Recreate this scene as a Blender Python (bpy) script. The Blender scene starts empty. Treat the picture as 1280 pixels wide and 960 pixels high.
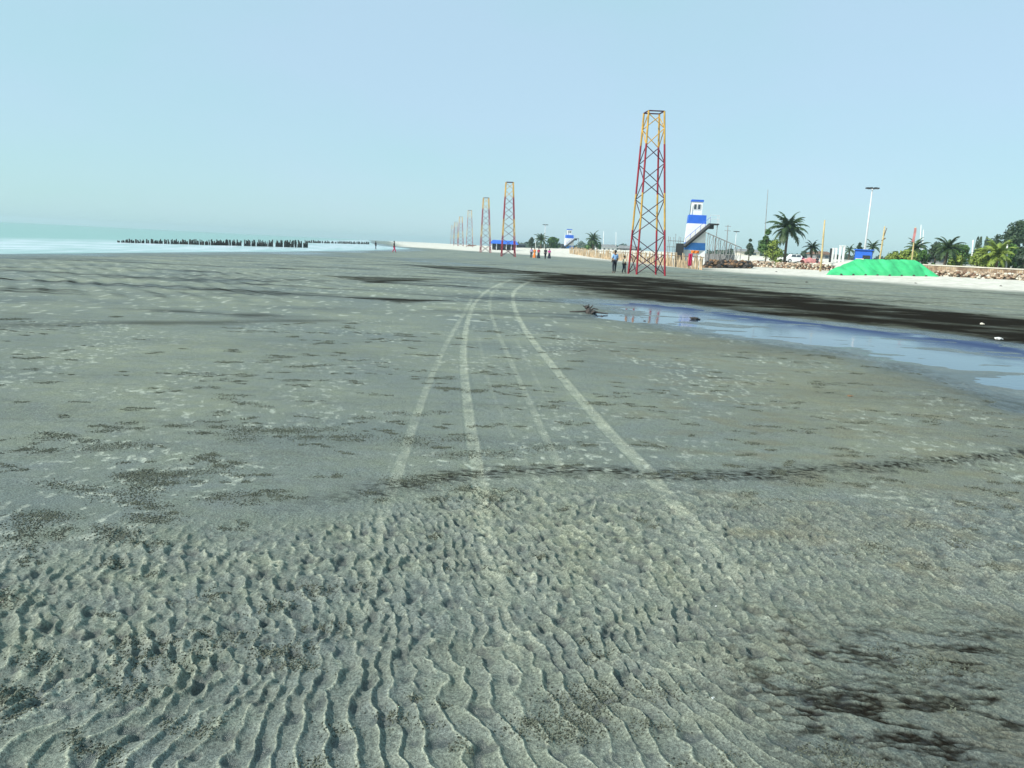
import bpy, bmesh, math, random
import numpy as np
from mathutils import Vector, Matrix
random.seed(7); rng = np.random.default_rng(7)
S = bpy.context.scene; C = S.collection
PI = math.pi; R = math.radians

# ------------------------------------------------------------------ camera
EYE = 1.6; F = 961.0; PITCH = R(10.1); ROLL = R(2.9)
camM = Matrix.Rotation(PI/2-PITCH, 3, 'X') @ Matrix.Rotation(ROLL, 3, 'Z')
cd = bpy.data.cameras.new('camera'); cam = bpy.data.objects.new('camera', cd); C.objects.link(cam)
cam.matrix_world = Matrix.Translation((0, 0, EYE)) @ camM.to_4x4()
cd.sensor_width = 36; cd.lens = 36*F/1280; cd.clip_end = 9000; cd.clip_start = 0.05
S.camera = cam
def ray(px, py): return camM @ Vector(((px-640)/F, -(py-480)/F, -1))
def G(px, py, z=0.0):                      # ground point seen at a photo position
    d = ray(px, py); t = (z-EYE)/d.z
    return (d.x*t, d.y*t)
def D(px, py, dist):                       # bearing of a photo column, at a distance
    d = ray(px, py); h = math.hypot(d.x, d.y)
    return (d.x/h*dist, d.y/h*dist)
def H(px, py, dist):                       # height of that sight line at that distance
    d = ray(px, py); return EYE + d.z/math.hypot(d.x, d.y)*dist

# ------------------------------------------------------------------ terrain profile
def sstep(a, b, x):
    t = np.clip((x-a)/(b-a), 0, 1); return t*t*(3-2*t)
BY = [-3300, 0, 30, 57, 79, 120, 154, 190, 236, 320, 500, 1000, 3300]
BX = [400, 115, 68, 40, 24, 15, 8, -12, -37, -52, -82, -165, -560]
def inland(x, y): return (x-np.interp(y, BY, BX))*0.8
SY = [-3300, 0, 43, 90, 130, 192, 230, 300, 500, 1000, 3300]
SX = [-60, -31, -28, -25.5, -25, -27, -38, -56, -96, -190, -640]
def offshore(x, y): return np.interp(y, SY, SX)-x       # metres out to sea
def zbase(x, y):
    s = inland(x, y)
    z = np.interp(s, [-6, 0, 8, 18, 25, 27, 31, 36, 1e5], [0, .06, .36, .78, .9, 1., 2.1, 2.3, 2.3])
    far = sstep(190, 260, y)
    z = z*(1-far) + np.minimum(z, 1.35)*far
    o = offshore(x, y)
    z = z + np.interp(o, [-14, 0, 60, 200, 1e5], [0, -.12, -.9, -1.6, -1.6])*1.0
    return z
def Z(x, y): return float(zbase(np.array(x, float), np.array(y, float)))

# ------------------------------------------------------------------ noise
def _hash(ix, iy, seed):
    h = (ix.astype(np.int64)*374761393 + iy.astype(np.int64)*668265263 + seed*974634777) & 0xffffffff
    h = ((h ^ (h >> 13))*1274126177) & 0xffffffff
    return (h ^ (h >> 16)) & 0xffff
def perlin(x, y, seed=0):
    x0 = np.floor(x); y0 = np.floor(y); fx = x-x0; fy = y-y0
    u = fx*fx*fx*(fx*(fx*6-15)+10); v = fy*fy*fy*(fy*(fy*6-15)+10)
    def g(dx, dy):
        a = _hash(x0+dx, y0+dy, seed)*(2*PI/65536)
        return np.cos(a)*(fx-dx)+np.sin(a)*(fy-dy)
    a = g(0, 0)+(g(1, 0)-g(0, 0))*u; b = g(0, 1)+(g(1, 1)-g(0, 1))*u
    return (a+(b-a)*v)*1.5
def fbm(x, y, seed=0, n=3):
    s = 0; a = 1; t = 0
    for i in range(n):
        s = s + a*perlin(x, y, seed+i*17); t += a; a *= .5; x = x*2.03+5.1; y = y*2.03-3.7
    return s/t
def seg_dist(x, y, pts):
    best = np.full(x.shape, 1e9)
    for (ax, ay), (bx, by) in zip(pts[:-1], pts[1:]):
        dx, dy = bx-ax, by-ay; L = dx*dx+dy*dy+1e-12
        t = np.clip(((x-ax)*dx+(y-ay)*dy)/L, 0, 1)
        best = np.minimum(best, np.hypot(x-ax-t*dx, y-ay-t*dy))
    return best
def inside(x, y, poly):
    c = np.zeros(x.shape, bool); n = len(poly)
    for i in range(n):
        (ax, ay), (bx, by) = poly[i], poly[(i+1) % n]
        if ay == by: continue
        k = ((ay > y) != (by > y)) & (x < (bx-ax)*(y-ay)/(by-ay)+ax)
        c ^= k
    return c
def sdf(x, y, poly):                        # positive inside
    d = seg_dist(x, y, poly+[poly[0]])
    return np.where(inside(x, y, poly), d, -d)
def smooth_line(pts, n=8):                  # Catmull-Rom
    out = []; P = [pts[0]]+list(pts)+[pts[-1]]
    for i in range(1, len(P)-2):
        for k in range(n):
            t = k/n; a, b, c, d = P[i-1], P[i], P[i+1], P[i+2]
            out.append(tuple(.5*((2*b[j])+(-a[j]+c[j])*t+(2*a[j]-5*b[j]+4*c[j]-d[j])*t*t+(-a[j]+3*b[j]-3*c[j]+d[j])*t**3) for j in (0, 1)))
    out.append(tuple(P[-2])); return out
def GL(pix): return smooth_line([G(*p) for p in pix])

# ------------------------------------------------------------------ materials
def lin(r, g, b):
    f = lambda c: (c/255/12.92) if c/255 <= .04045 else ((c/255+.055)/1.055)**2.4
    return (f(r), f(g), f(b), 1)
class NT:
    def __init__(s, mat): s.t = mat.node_tree; s.n = s.t.nodes; s.l = s.t.links
    def new(s, k, **kw):
        n = s.n.new(k)
        for a, b in kw.items(): setattr(n, a, b)
        return n
    def link(s, a, b): s.l.new(a, b)
    def mix(s, fac, a, b, mode='MIX'):
        n = s.new('ShaderNodeMix', data_type='RGBA', blend_type=mode)
        for i, v in ((0, fac), (6, a), (7, b)):
            if hasattr(v, 'is_linked'): s.link(v, n.inputs[i])
            else: n.inputs[i].default_value = v
        return n.outputs[2]
    def math(s, op, a, b=0., c=None):
        n = s.new('ShaderNodeMath', operation=op)
        for i, v in enumerate((a, b) if c is None else (a, b, c)):
            if hasattr(v, 'is_linked'): s.link(v, n.inputs[i])
            else: n.inputs[i].default_value = v
        return n.outputs[0]
    def ramp(s, v, a, b, lo=0., hi=1.):
        n = s.new('ShaderNodeMapRange'); n.clamp = True
        s.link(v, n.inputs[0]); n.inputs[1].default_value = a; n.inputs[2].default_value = b
        n.inputs[3].default_value = lo; n.inputs[4].default_value = hi
        return n.outputs[0]
    def attr(s, name): return s.new('ShaderNodeAttribute', attribute_name=name).outputs['Fac']
    def noise(s, vec, scale, detail=3, rough=.55):
        n = s.new('ShaderNodeTexNoise'); n.inputs['Scale'].default_value = scale
        n.inputs['Detail'].default_value = detail; n.inputs['Roughness'].default_value = rough
        s.link(vec, n.inputs['Vector']); return n.outputs['Fac']
def newmat(name):
    m = bpy.data.materials.new(name); m.use_nodes = True
    t = NT(m); p = t.n['Principled BSDF']; return m, t, p
def mat(name, col, rough=.7, var=.25, scale=3., metallic=0., spec=.5, bump=0., bscale=20.):
    m, t, p = newmat(name)
    tc = t.new('ShaderNodeTexCoord')
    n = t.noise(tc.outputs['Object'], scale, 4)
    f = t.ramp(n, .3, .7)
    dark = tuple(c*(1-var) for c in col[:3])+(1,); light = tuple(min(1, c*(1+var*.6)) for c in col[:3])+(1,)
    t.link(t.mix(f, dark, light), p.inputs['Base Color'])
    p.inputs['Roughness'].default_value = rough; p.inputs['Metallic'].default_value = metallic
    p.inputs['Specular IOR Level'].default_value = spec
    if bump:
        b = t.new('ShaderNodeBump'); b.inputs['Strength'].default_value = bump; b.inputs['Distance'].default_value = .02
        t.link(t.noise(tc.outputs['Object'], bscale, 4), b.inputs['Height']); t.link(b.outputs[0], p.inputs['Normal'])
    return m
M = dict(
 red=mat('red_paint', (.33, .003, .02, 1), .55, .35, 2),
 yellow=mat('yellow_paint', (.60, .34, .05, 1), .55, .3, 2),
 purple=mat('dull_magenta_steel', (.06, .006, .03, 1), .6, .35, 2),
 white=mat('white_paint', (.8, .8, .78, 1), .6, .08, 1),
 blue=mat('blue_paint', (.02, .13, .62, 1), .5, .15, 1),
 blue2=mat('pale_blue_paint', (.05, .25, .70, 1), .5, .15, 1),
 dark=mat('dark_metal', (.02, .022, .025, 1), .6, .3, 4),
 glass=mat('dark_glass', (.05, .07, .09, 1), .1, .1, 1),
 wood=mat('pale_driftwood', (.55, .41, .26, 1), .85, .5, 1.3),
 wood2=mat('brown_wood', (.22, .13, .07, 1), .85, .4, 3),
 wetwood=mat('wet_black_wood', (.036, .032, .030, 1), .7, .4, 3),
 bamboo=mat('yellow_bamboo', (.55, .42, .20, 1), .7, .3, 3),
 bark=mat('palm_bark', (.11, .085, .06, 1), .9, .4, 6),
 steel=mat('galvanised_steel', (.62, .64, .66, 1), .5, .1, 2),
 grey=mat('weathered_grey', (.25, .25, .25, 1), .8, .35, 2),
 stone=mat('sandy_brown_stone', (.46, .35, .25, 1), .9, .5, 2.5),
 darkstone=mat('dark_rubble', (.06, .05, .045, 1), .9, .6, 3),
 coping=mat('pale_coping', (.66, .62, .52, 1), .85, .15, 2),
 skin=mat('brown_skin', (.16, .08, .045, 1), .6, .1, 4),
 hair=mat('black_hair', (.01, .01, .01, 1), .6, .1, 4),
 shirtblue=mat('light_blue_cloth', (.28, .48, .78, 1), .8, .15, 5),
 trouser=mat('dark_navy_cloth', (.012, .015, .03, 1), .85, .2, 5),
 cream=mat('cream_cloth', (.60, .55, .42, 1), .85, .15, 5),
 orange=mat('orange_cloth', (.78, .20, .02, 1), .8, .15, 5),
 crimson=mat('crimson_cloth', (.50, .01, .08, 1), .8, .2, 5),
 magenta=mat('magenta_cloth', (.55, .02, .28, 1), .8, .2, 5),
 lilac=mat('lilac_cloth', (.45, .38, .58, 1), .8, .2, 5),
 pink=mat('faded_pink_cover', (.62, .25, .24, 1), .8, .3, 3),
 rubber=mat('black_rubber', (.015, .015, .015, 1), .8, .1, 3),
 carpaint=mat('white_car_paint', (.8, .8, .8, 1), .25, .04, 2),
 rust=mat('rust_brown_roof', (.20, .11, .07, 1), .8, .3, 2),
)
def leafmat(name, a, b, var=1.0):
    m, t, p = newmat(name)
    g = t.new('ShaderNodeNewGeometry'); tc = t.new('ShaderNodeTexCoord')
    n = t.noise(tc.outputs['Object'], var, 3)
    f = t.math('ADD', t.math('MULTIPLY', g.outputs['Random Per Island'], .6), t.ramp(n, .35, .65, 0, .4))
    t.link(t.mix(f, a, b), p.inputs['Base Color']); p.inputs['Roughness'].default_value = .6
    return m
M['leaf'] = leafmat('palm_leaf', (.012, .032, .010, 1), (.055, .10, .022, 1))
M['leafy'] = leafmat('yellow_green_leaf', (.06, .10, .012, 1), (.26, .34, .05, 1))
M['leafd'] = leafmat('dark_green_leaf', (.012, .030, .018, 1), (.05, .09, .035, 1))
M['leafm'] = leafmat('mid_green_leaf', (.02, .06, .012, 1), (.09, .20, .03, 1))
M['farwood'] = leafmat('far_wood_leaf', (.02, .045, .025, 1), (.05, .08, .045, 1), .05)

# ------------------------------------------------------------------ mesh builder
class MB:
    def __init__(s): s.v = []; s.f = []; s.m = []; s.smooth = False
    def add(s, vs, fs, mi=0):
        o = len(s.v); s.v += [tuple(v) for v in vs]; s.f += [tuple(o+i for i in f) for f in fs]; s.m += [mi]*len(fs)
    def box(s, c, d, mi=0, rz=0, rot=None):
        m = rot or Matrix.Rotation(rz, 3, 'Z'); c = Vector(c)
        vs = [c + m @ Vector((sx*d[0]/2, sy*d[1]/2, sz*d[2]/2)) for sx in (-1, 1) for sy in (-1, 1) for sz in (-1, 1)]
        s.add(vs, [(0, 1, 3, 2), (4, 6, 7, 5), (0, 4, 5, 1), (2, 3, 7, 6), (0, 2, 6, 4), (1, 5, 7, 3)], mi)
    def tube(s, pts, rad, n=6, mi=0, caps=True):
        pts = [Vector(p) for p in pts]; k = len(pts)
        rad = rad if isinstance(rad, (list, tuple)) else [rad]*k
        vs = []
        for i, p in enumerate(pts):
            t = (pts[min(i+1, k-1)]-pts[max(i-1, 0)]).normalized()
            a = t.cross(Vector((0, 0, 1)) if abs(t.z) < .9 else Vector((1, 0, 0))).normalized(); b = t.cross(a)
            vs += [p + (a*math.cos(2*PI*j/n)+b*math.sin(2*PI*j/n))*rad[i] for j in range(n)]
        fs = [(i*n+j, i*n+(j+1) % n, (i+1)*n+(j+1) % n, (i+1)*n+j) for i in range(k-1) for j in range(n)]
        if caps: fs += [tuple(range(n))[::-1], tuple((k-1)*n+j for j in range(n))]
        s.add(vs, fs, mi)
    def prism(s, poly, z0, z1, mi=0, top=1.0):
        n = len(poly); cx = sum(p[0] for p in poly)/n; cy = sum(p[1] for p in poly)/n
        vs = [(x, y, z0) for x, y in poly]+[(cx+(x-cx)*top, cy+(y-cy)*top, z1) for x, y in poly]
        s.add(vs, [(i, (i+1) % n, n+(i+1) % n, n+i) for i in range(n)]+[tuple(range(n))[::-1], tuple(range(n, 2*n))], mi)
    def rock(s, c, r, mi=0, sq=(1, 1, .7)):
        bm = bmesh.new(); bmesh.ops.create_icosphere(bm, subdivisions=1, radius=1)
        ang = random.random()*6.28; m = Matrix.Rotation(ang, 3, 'Z')
        vs = []
        for v in bm.verts:
            k = random.uniform(.72, 1.15); p = m @ Vector((v.co.x*r*sq[0]*k, v.co.y*r*sq[1]*k, v.co.z*r*sq[2]*k)); vs.append(Vector(c)+p)
        fs = [tuple(v.index for v in f.verts) for f in bm.faces]; bm.free(); s.add(vs, fs, mi)
    def leaf(s, c, n, size, asp=.45, mi=0):
        n = n.normalized(); a = n.orthogonal().normalized(); a = Matrix.Rotation(random.random()*6.28, 3, n) @ a; b = n.cross(a)
        c = Vector(c); L = a*size; W = b*size*asp
        s.add([c-L, c+W+n*size*.15, c+L, c-W+n*size*.15], [(0, 1, 2, 3)], mi)
    def build(s, name, mats, parent=None, smooth=False):
        me = bpy.data.meshes.new(name); me.from_pydata(s.v, [], s.f)
        for m in (mats if isinstance(mats, (list, tuple)) else [mats]): me.materials.append(m)
        me.polygons.foreach_set('material_index', s.m)
        if smooth: me.polygons.foreach_set('use_smooth', [True]*len(s.f))
        me.update(); o = bpy.data.objects.new(name, me); C.objects.link(o)
        if parent: o.parent = parent
        return o
def tag(o, label=None, cat=None, group=None, kind=None):
    if label: o['label'] = label
    if cat: o['category'] = cat
    if group: o['group'] = group
    if kind: o['kind'] = kind
    return o
def empty(name, loc, rz=0, tilt=(0, 0)):
    o = bpy.data.objects.new(name, None); C.objects.link(o); o.location = loc
    o.rotation_euler = (tilt[0], tilt[1], rz); o.empty_display_size = .3; return o
def dup(o, parent=None):
    c = o.copy(); C.objects.link(c); c.parent = parent
    for ch in list(o.children): dup(ch, c)
    return c

# ------------------------------------------------------------------ world, sun, haze
SUN_EL = R(38); sd = Vector((-.86, -.50, 0)).normalized()*math.cos(SUN_EL); sd.z = math.sin(SUN_EL)
w = bpy.data.worlds.new('World'); S.world = w; w.use_nodes = True
nt = w.node_tree; bg = nt.nodes['Background']; sky = nt.nodes.new('ShaderNodeTexSky')
sky.sky_type = 'NISHITA'; sky.sun_disc = False; sky.sun_elevation = SUN_EL
sky.sun_rotation = math.atan2(sd.x, sd.y) % (2*PI)
sky.air_density = 1.0; sky.dust_density = .6; sky.ozone_density = 2.5; sky.altitude = 0
mxs = nt.nodes.new('ShaderNodeMix'); mxs.data_type = 'RGBA'; mxs.inputs[0].default_value = .80   # pale hazy air mixed with the clear sky
mxs.inputs[7].default_value = (3.05, 4.85, 5.5, 1); tcs = nt.nodes.new('ShaderNodeTexCoord'); ns = nt.nodes.new('ShaderNodeTexNoise'); ns.inputs['Scale'].default_value = 1.6; ns.inputs['Detail'].default_value = 4
mps = nt.nodes.new('ShaderNodeMapping'); mps.inputs['Scale'].default_value = (1, 1, 2.6); nt.links.new(tcs.outputs['Generated'], mps.inputs[0]); nt.links.new(mps.outputs[0], ns.inputs['Vector'])
hz = nt.nodes.new('ShaderNodeMix'); hz.data_type = 'RGBA'; hz.inputs[6].default_value = (2.85, 4.95, 5.15, 1); hz.inputs[7].default_value = (3.35, 4.80, 5.75, 1)
rs_ = nt.nodes.new('ShaderNodeMapRange'); rs_.inputs[1].default_value = .35; rs_.inputs[2].default_value = .65; nt.links.new(ns.outputs['Fac'], rs_.inputs[0]); nt.links.new(rs_.outputs[0], hz.inputs[0]); nt.links.new(hz.outputs[2], mxs.inputs[7])
nt.links.new(sky.outputs[0], mxs.inputs[6]); nt.links.new(mxs.outputs[2], bg.inputs[0]); bg.inputs[1].default_value = .15
sl = bpy.data.lights.new('sun', 'SUN'); sl.energy = 5.0; sl.angle = R(.5); sl.color = (1, .95, .86)
so = bpy.data.objects.new('sun', sl); C.objects.link(so); so.rotation_euler = sd.to_track_quat('Z', 'Y').to_euler()
so.location = (0, 0, 60)
vs_ = S.view_settings; vs_.view_transform = 'Standard'; vs_.look = 'None'; vs_.gamma = 1; vs_.use_curve_mapping = False
vs_.exposure = 0.08
HAZE = True
if HAZE:
    mb = MB(); mb.box((0, 0, 8.2), (6800, 6800, 23.0))
    hm = bpy.data.materials.new('haze_air'); hm.use_nodes = True; ht = hm.node_tree
    for n in list(ht.nodes):
        if n.type != 'OUTPUT_MATERIAL': ht.nodes.remove(n)
    pv = ht.nodes.new('ShaderNodeVolumePrincipled'); pv.inputs['Color'].default_value = (.74, .95, 1, 1)
    pv.inputs['Density'].default_value = .0004; pv.inputs['Anisotropy'].default_value = .2
    ht.links.new(pv.outputs[0], ht.nodes['Material Output'].inputs['Volume'])
    tag(mb.build('haze', hm), 'pale sea haze over the whole beach', 'haze', kind='stuff')
S.cycles.volume_bounces = 0

# ------------------------------------------------------------------ beach features (photo columns turned into ground positions)
TR = [  # centre line, half width, strength
 (GL([(650, 930), (632, 800), (612, 700), (597, 600), (583, 500), (579, 440), (585, 400), (597, 374), (618, 358), (640, 349)]), .050, .75),
 (GL([(1100, 950), (985, 810), (905, 700), (815, 600), (742, 520), (690, 458), (655, 410), (642, 380), (645, 362), (668, 348)]), .058, .8),
 (GL([(440, 830), (455, 730), (472, 660), (497, 590), (527, 500), (560, 425), (580, 392), (590, 372)]), .040, .5),
 (GL([(700, 590), (664, 510), (637, 450), (620, 410), (612, 382), (617, 364), (632, 352)]), .035, .42),
 (GL([(740, 600), (700, 530), (670, 475), (645, 425)]), .016, .22),
 (GL([(668, 600), (632, 530), (608, 470), (598, 420)]), .016, .22),
]
CREASE = GL([(200, 672), (330, 640), (480, 612), (600, 594), (720, 590), (850, 597), (960, 596), (1060, 588), (1180, 580), (1300, 566), (1450, 545)])
STREAM = [G(*p) for p in [(738, 376), (800, 377), (860, 383), (940, 394), (1040, 404), (1150, 416), (1280, 433), (1500, 462),
                           (1500, 560), (1290, 500), (1230, 480), (1150, 457), (1060, 438), (960, 426), (880, 413), (830, 402), (780, 386)]]
POOL = [G(*p) for p in [(738, 390), (770, 391), (815, 394), (850, 398), (826, 403), (790, 401), (752, 397)]]
POOL2 = [G(*p) for p in [(1255, 511), (1300, 506), (1400, 512), (1400, 528), (1290, 518)]]
BLACK = [G(*p) for p in [(672, 340), (740, 344), (830, 348), (930, 360), (1050, 375), (1160, 387), (1290, 399), (1500, 418),
                          (1500, 458), (1280, 430), (1150, 414), (1040, 403), (940, 393), (860, 382), (770, 372), (700, 358), (640, 352)]]
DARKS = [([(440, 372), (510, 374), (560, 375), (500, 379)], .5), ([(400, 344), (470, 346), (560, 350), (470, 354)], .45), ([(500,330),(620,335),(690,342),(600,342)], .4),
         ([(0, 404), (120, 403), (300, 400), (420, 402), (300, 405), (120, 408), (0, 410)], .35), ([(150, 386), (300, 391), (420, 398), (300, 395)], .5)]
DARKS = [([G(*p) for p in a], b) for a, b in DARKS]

def beach(x, y):
    """height offset and masks of the beach sheet"""
    n = x.shape; r = np.hypot(x, y)
    h = np.zeros(n); dry = np.zeros(n); wet = np.zeros(n); blk_shade = np.zeros(n); brn = np.zeros(n); fleck = np.zeros(n)
    o = offshore(x, y); s = inland(x, y)
    white = sstep(-1.5, 5, s+3*fbm(x/9, y/9, 91, 3))
    # broad undulation
    lowamp = np.exp(-(r/400)**2)
    h += (.035*fbm(x/7, y/16, 3, 3)+.02*fbm(x/2.1, y/3.5, 9, 2))*lowamp*sstep(3, 9, r)
    h += (.004*fbm(x/.5, y/.8, 12, 3))*np.exp(-(r/14)**2)
    # --- near ripples
    near = r < 16
    xn, yn = x[near], y[near]
    px = 640+xn/np.maximum(yn, .5)*F*1.0
    edge = np.interp(xn, [-4, -2.6, -1.2, -.6, 0.2, 1.2, 2.6, 5], [3.1, 3.45, 4.1, 4.75, 5.2, 5.2, 5.3, 5.8])
    m = 1-sstep(-.55, .5, yn-edge+.35*fbm(xn/.8, yn/.8, 21, 2))
    m *= 1-.62*sstep(.65, 1.3, xn-.20*(yn-2.2)+.3*fbm(xn/.7, yn/.7, 22, 2))*(1-sstep(3.0, 3.9, yn))
    m *= 1-.15*sstep(.6, 2.6, xn)
    k = .34+.25*fbm(xn/2.2, yn/2.2, 31, 2)
    bumpy = sstep(2.3, 3.1, yn+.3*fbm(xn, yn, 33, 2)+.25*(-xn)*(xn < 0))
    wob = .068*fbm(xn/.28, yn/.26, 41, 2)+(.018+.020*bumpy)*fbm(xn/.075, yn/.085, 44, 2)+.13*fbm(xn/1.3, yn/1.3, 45, 1)
    lam = .090-.016*bumpy
    ph = (xn+k*(yn-2.6)+wob)/lam
    f = ph-np.floor(ph)
    crest = np.where(f < .74, (f/.74)**2.6, ((1-f)/.26)**1.3)          # gentle rise, steep lee side
    amp = (.0175+.0035*bumpy)*(.6+.7*np.clip(fbm(xn/.35, yn/.5, 51, 2)+.5, 0, 1))
    brk = fbm((xn+.4*yn)/.060, (yn-.3*xn)/.095, 61, 2)                    # broken crests further out
    hr = amp*(crest*(1-.62*bumpy*np.clip(.5-brk*1.8, 0, 1))-.38)+bumpy*.013*brk
    pits = np.clip(fbm(xn/.085, yn/.10, 67, 2)-.20, 0, 1)
    hr -= pits*.052*(.5+.5*bumpy)
    hr += .010*fbm(xn/.45, yn/.6, 64, 2)
    h[near] += hr*m*(1-sstep(12, 15, r[near]))
    dry[near] += m*sstep(.70, .97, crest)*1.0*(1-.15*bumpy)  # drier crests, also painted pale for their bright highlight lines
    wet[near] += m*(.28*(1-sstep(.05, .45, crest))*np.clip(.75+fbm(xn/.3, yn/.3, 69, 2), .2, 1)+1.1*np.clip(pits*4, 0, .75))  # damp troughs and pits, also darkened in colour to deepen their shade
    # coarse ribs on the smooth flat
    mid = (1-m)*(1-sstep(9, 15, r[near]))
    h[near] += mid*(.0022*fbm(xn/.25, yn/.12, 71, 2))
    # --- crease
    dc = seg_dist(xn, yn, CREASE)
    yc = np.interp(xn, [p[0] for p in CREASE], [p[1] for p in CREASE])
    h[near] += .022*sstep(-.28, .02, yn-yc)*(1-sstep(.02, 1.4, yn-yc))
    cn = fbm(xn/.30, yn/.10, 77, 5)
    cr = (1-sstep(.0, .19, dc+.18*cn))*sstep(-1.6, -.4, xn); cr = cr*np.clip(.55+1.9*fbm(xn/.07, yn/.025, 79, 3), 0, 1); wet[near] += cr*.4; blk_shade[near] += cr*.95
    # --- dark drainage in the near right corner
    wr = 1.6-np.abs(fbm(xn/.42+.6*yn, (yn)/.11+.9*xn, 81, 4))*11
    zone = sstep(.55, 1.25, xn-.05*(yn-2)+.25*fbm(xn/.5, yn/.5, 83, 2))*(1-sstep(2.9, 3.7, yn+.2*cn))
    blk_shade[near] += np.clip(wr, 0, 1)*zone*.9*np.clip(.7+1.3*fbm(xn/.4, yn/.3, 87, 2)+.8*fbm(xn/.04, yn/.02, 86, 2), 0, 1)
    wk = 1.1-np.abs(fbm(xn/.13+.5*yn, yn/.035+.9*xn, 88, 3))*5
    blk_shade[near] += np.clip(wk, 0, 1)*zone*.55*np.clip(.3+1.6*fbm(xn/.6, yn/.3, 89, 2), 0, 1)
    h[near] -= np.clip(wk, 0, 1)*zone*.004
    h[near] -= np.clip(wr, 0, 1)*zone*.006
    wet[near] += zone*.45
    brn[near] += np.clip(fbm(xn/.5, yn/.35, 85, 3)*2.2-.1, 0, 1)*sstep(.4, 2, xn)
    # --- dry flecks (old foot marks) on the smooth flat
    fl = np.maximum(perlin(xn/.07+.3*yn, yn/.10, 101), perlin(xn/.13-.4*yn, yn/.16, 102))
    dens = sstep(-.15, .35, fbm(xn/1.6, yn/1.6, 103, 2))
    fleck[near] = sstep(.42, .58, fl)*dens*(1-.7*m)*np.clip(.65+fbm(xn/.03, yn/.04, 107, 1), .2, 1)
    h[near] -= fleck[near]*.004
    # larger distances: flecks too
    farm = (~near) & (r < 70)
    if farm.any():
        fleck[farm] = sstep(.42, .65, perlin(x[farm]/.22+.2*y[farm], y[farm]/.45, 105))*.7
    # --- tyre tracks
    b = (r < 90)
    for pts, hw, st in TR:
        d = seg_dist(x[b], y[b], pts); hh = hw*(1+.10*perlin(x[b]*3, y[b]*3, 5))
        hh = np.maximum(hh, r[b]*.0022)
        t = (1-sstep(hh*.75, hh*1.25, d))*st
        t = t*(.25+1.1*np.clip(fbm(x[b]/.16, y[b]/.22, 7, 3)+.5, 0, 1))
        t *= 1-.52*(1-sstep(3.6, 5.2, y[b])); t *= 1-.30*(r[b] < 14)*(np.sin((y[b]+np.abs(d)*1.2)/.045*2*PI) > .2)
        dry[b] = np.maximum(dry[b], t*1.0)
        h[b] -= .006*t; h[b] += .004*(1-sstep(0, .03, np.abs(d-hh*1.2)))*st*sstep(1, 4, y[b])*(r[b] < 14)
    # --- big ripples far left
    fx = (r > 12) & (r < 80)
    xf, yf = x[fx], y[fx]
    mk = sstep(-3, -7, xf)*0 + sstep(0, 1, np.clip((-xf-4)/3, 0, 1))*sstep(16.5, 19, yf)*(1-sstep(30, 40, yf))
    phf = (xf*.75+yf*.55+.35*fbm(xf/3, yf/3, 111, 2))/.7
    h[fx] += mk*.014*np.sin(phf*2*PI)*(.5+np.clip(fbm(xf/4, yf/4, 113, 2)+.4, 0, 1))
    blk_shade[fx] += mk*.42*sstep(.1, .9, np.sin(phf*2*PI-1))*np.clip(.2+1.8*fbm(xf/2.5, yf/1.5, 115, 3), 0, 1)  # ripple shadows painted dark on the sides away from the sun
    # streaks of damp sand, long and thin along the shore
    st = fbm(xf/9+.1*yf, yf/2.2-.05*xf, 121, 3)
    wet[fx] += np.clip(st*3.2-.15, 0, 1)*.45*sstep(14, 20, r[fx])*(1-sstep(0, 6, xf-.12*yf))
    blk_shade[fx] += np.clip(st*4.6-.45, 0, 1)*.85*np.clip(.5+1.5*fbm(xf/1.5, yf/.35, 119, 3), 0, 1)*sstep(15, 22, r[fx])
    ff = (r >= 60) & (r < 400)
    wet[ff] += np.clip(fbm(x[ff]/16, y[ff]/22, 125, 3)*2.6, 0, 1)*.7
    # --- stream, pools, black sand
    e = (r < 75) & (x > -6)
    xe, ye = x[e], y[e]
    jag = .35*fbm(xe/1.6, ye/1.6, 131, 3)+.12*fbm(xe/.35, ye/.35, 133, 2)
    scale = np.clip(r[e]/10, .5, 4)
    ds = sdf(xe, ye, STREAM)+jag*scale*.9
    dp = sdf(xe, ye, POOL)+.12*jag; d2 = sdf(xe, ye, POOL2)+.15*jag
    h[e] = h[e]*(1-.8*sstep(-.8, .2, ds))
    h[e] += .034*(fbm(xe/2.0, ye/.8, 155, 4)+.02)*sstep(-1.5, 0, ds)
    h[e] -= .034*sstep(-.7, .9, ds)+.030*sstep(-.25, .15, dp)+.03*sstep(-.15, .12, d2)
    wet[e] += 1.0*sstep(-1.6, .1, ds)+.7*sstep(-.3, .0, dp)+.8*sstep(-.3, .0, d2)
    db = sdf(xe, ye, BLACK)+jag*1.6*scale
    blk_shade[e] += sstep(-2.2, 1.8, db)*np.clip(.98+.8*fbm(xe/3.2, ye/2.0, 137, 5), .45, 1)
    # fine ripples on the near bank of the stream
    bank = sstep(-3.2, -1.6, ds)*(1-sstep(-.4, .3, ds))*(1-sstep(-.2, .2, db))
    h[e] += bank*.011*np.sin((xe*.35+ye+.25*fbm(xe/.6, ye/.6, 139, 2))/.17*2*PI)*(.4+np.clip(fbm(xe/.9, ye/.9, 141, 2)+.4, 0, 1))
    wet[e] += bank*.28
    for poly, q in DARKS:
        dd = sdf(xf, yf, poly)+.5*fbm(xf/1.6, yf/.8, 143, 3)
        blk_shade[fx] += sstep(-.35, .45, dd)*q*1.6
    brn[e] += (.45+.9*fbm(xe/2.4, ye/1.4, 147, 4))*sstep(-1, 5, xe+1.5*fbm(xe/3, ye/3, 148, 2))
    # --- shore wetness
    wet += sstep(-9, -1, o+2*fbm(x/8, y/20, 149, 2))*(1-white)*.8
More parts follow.
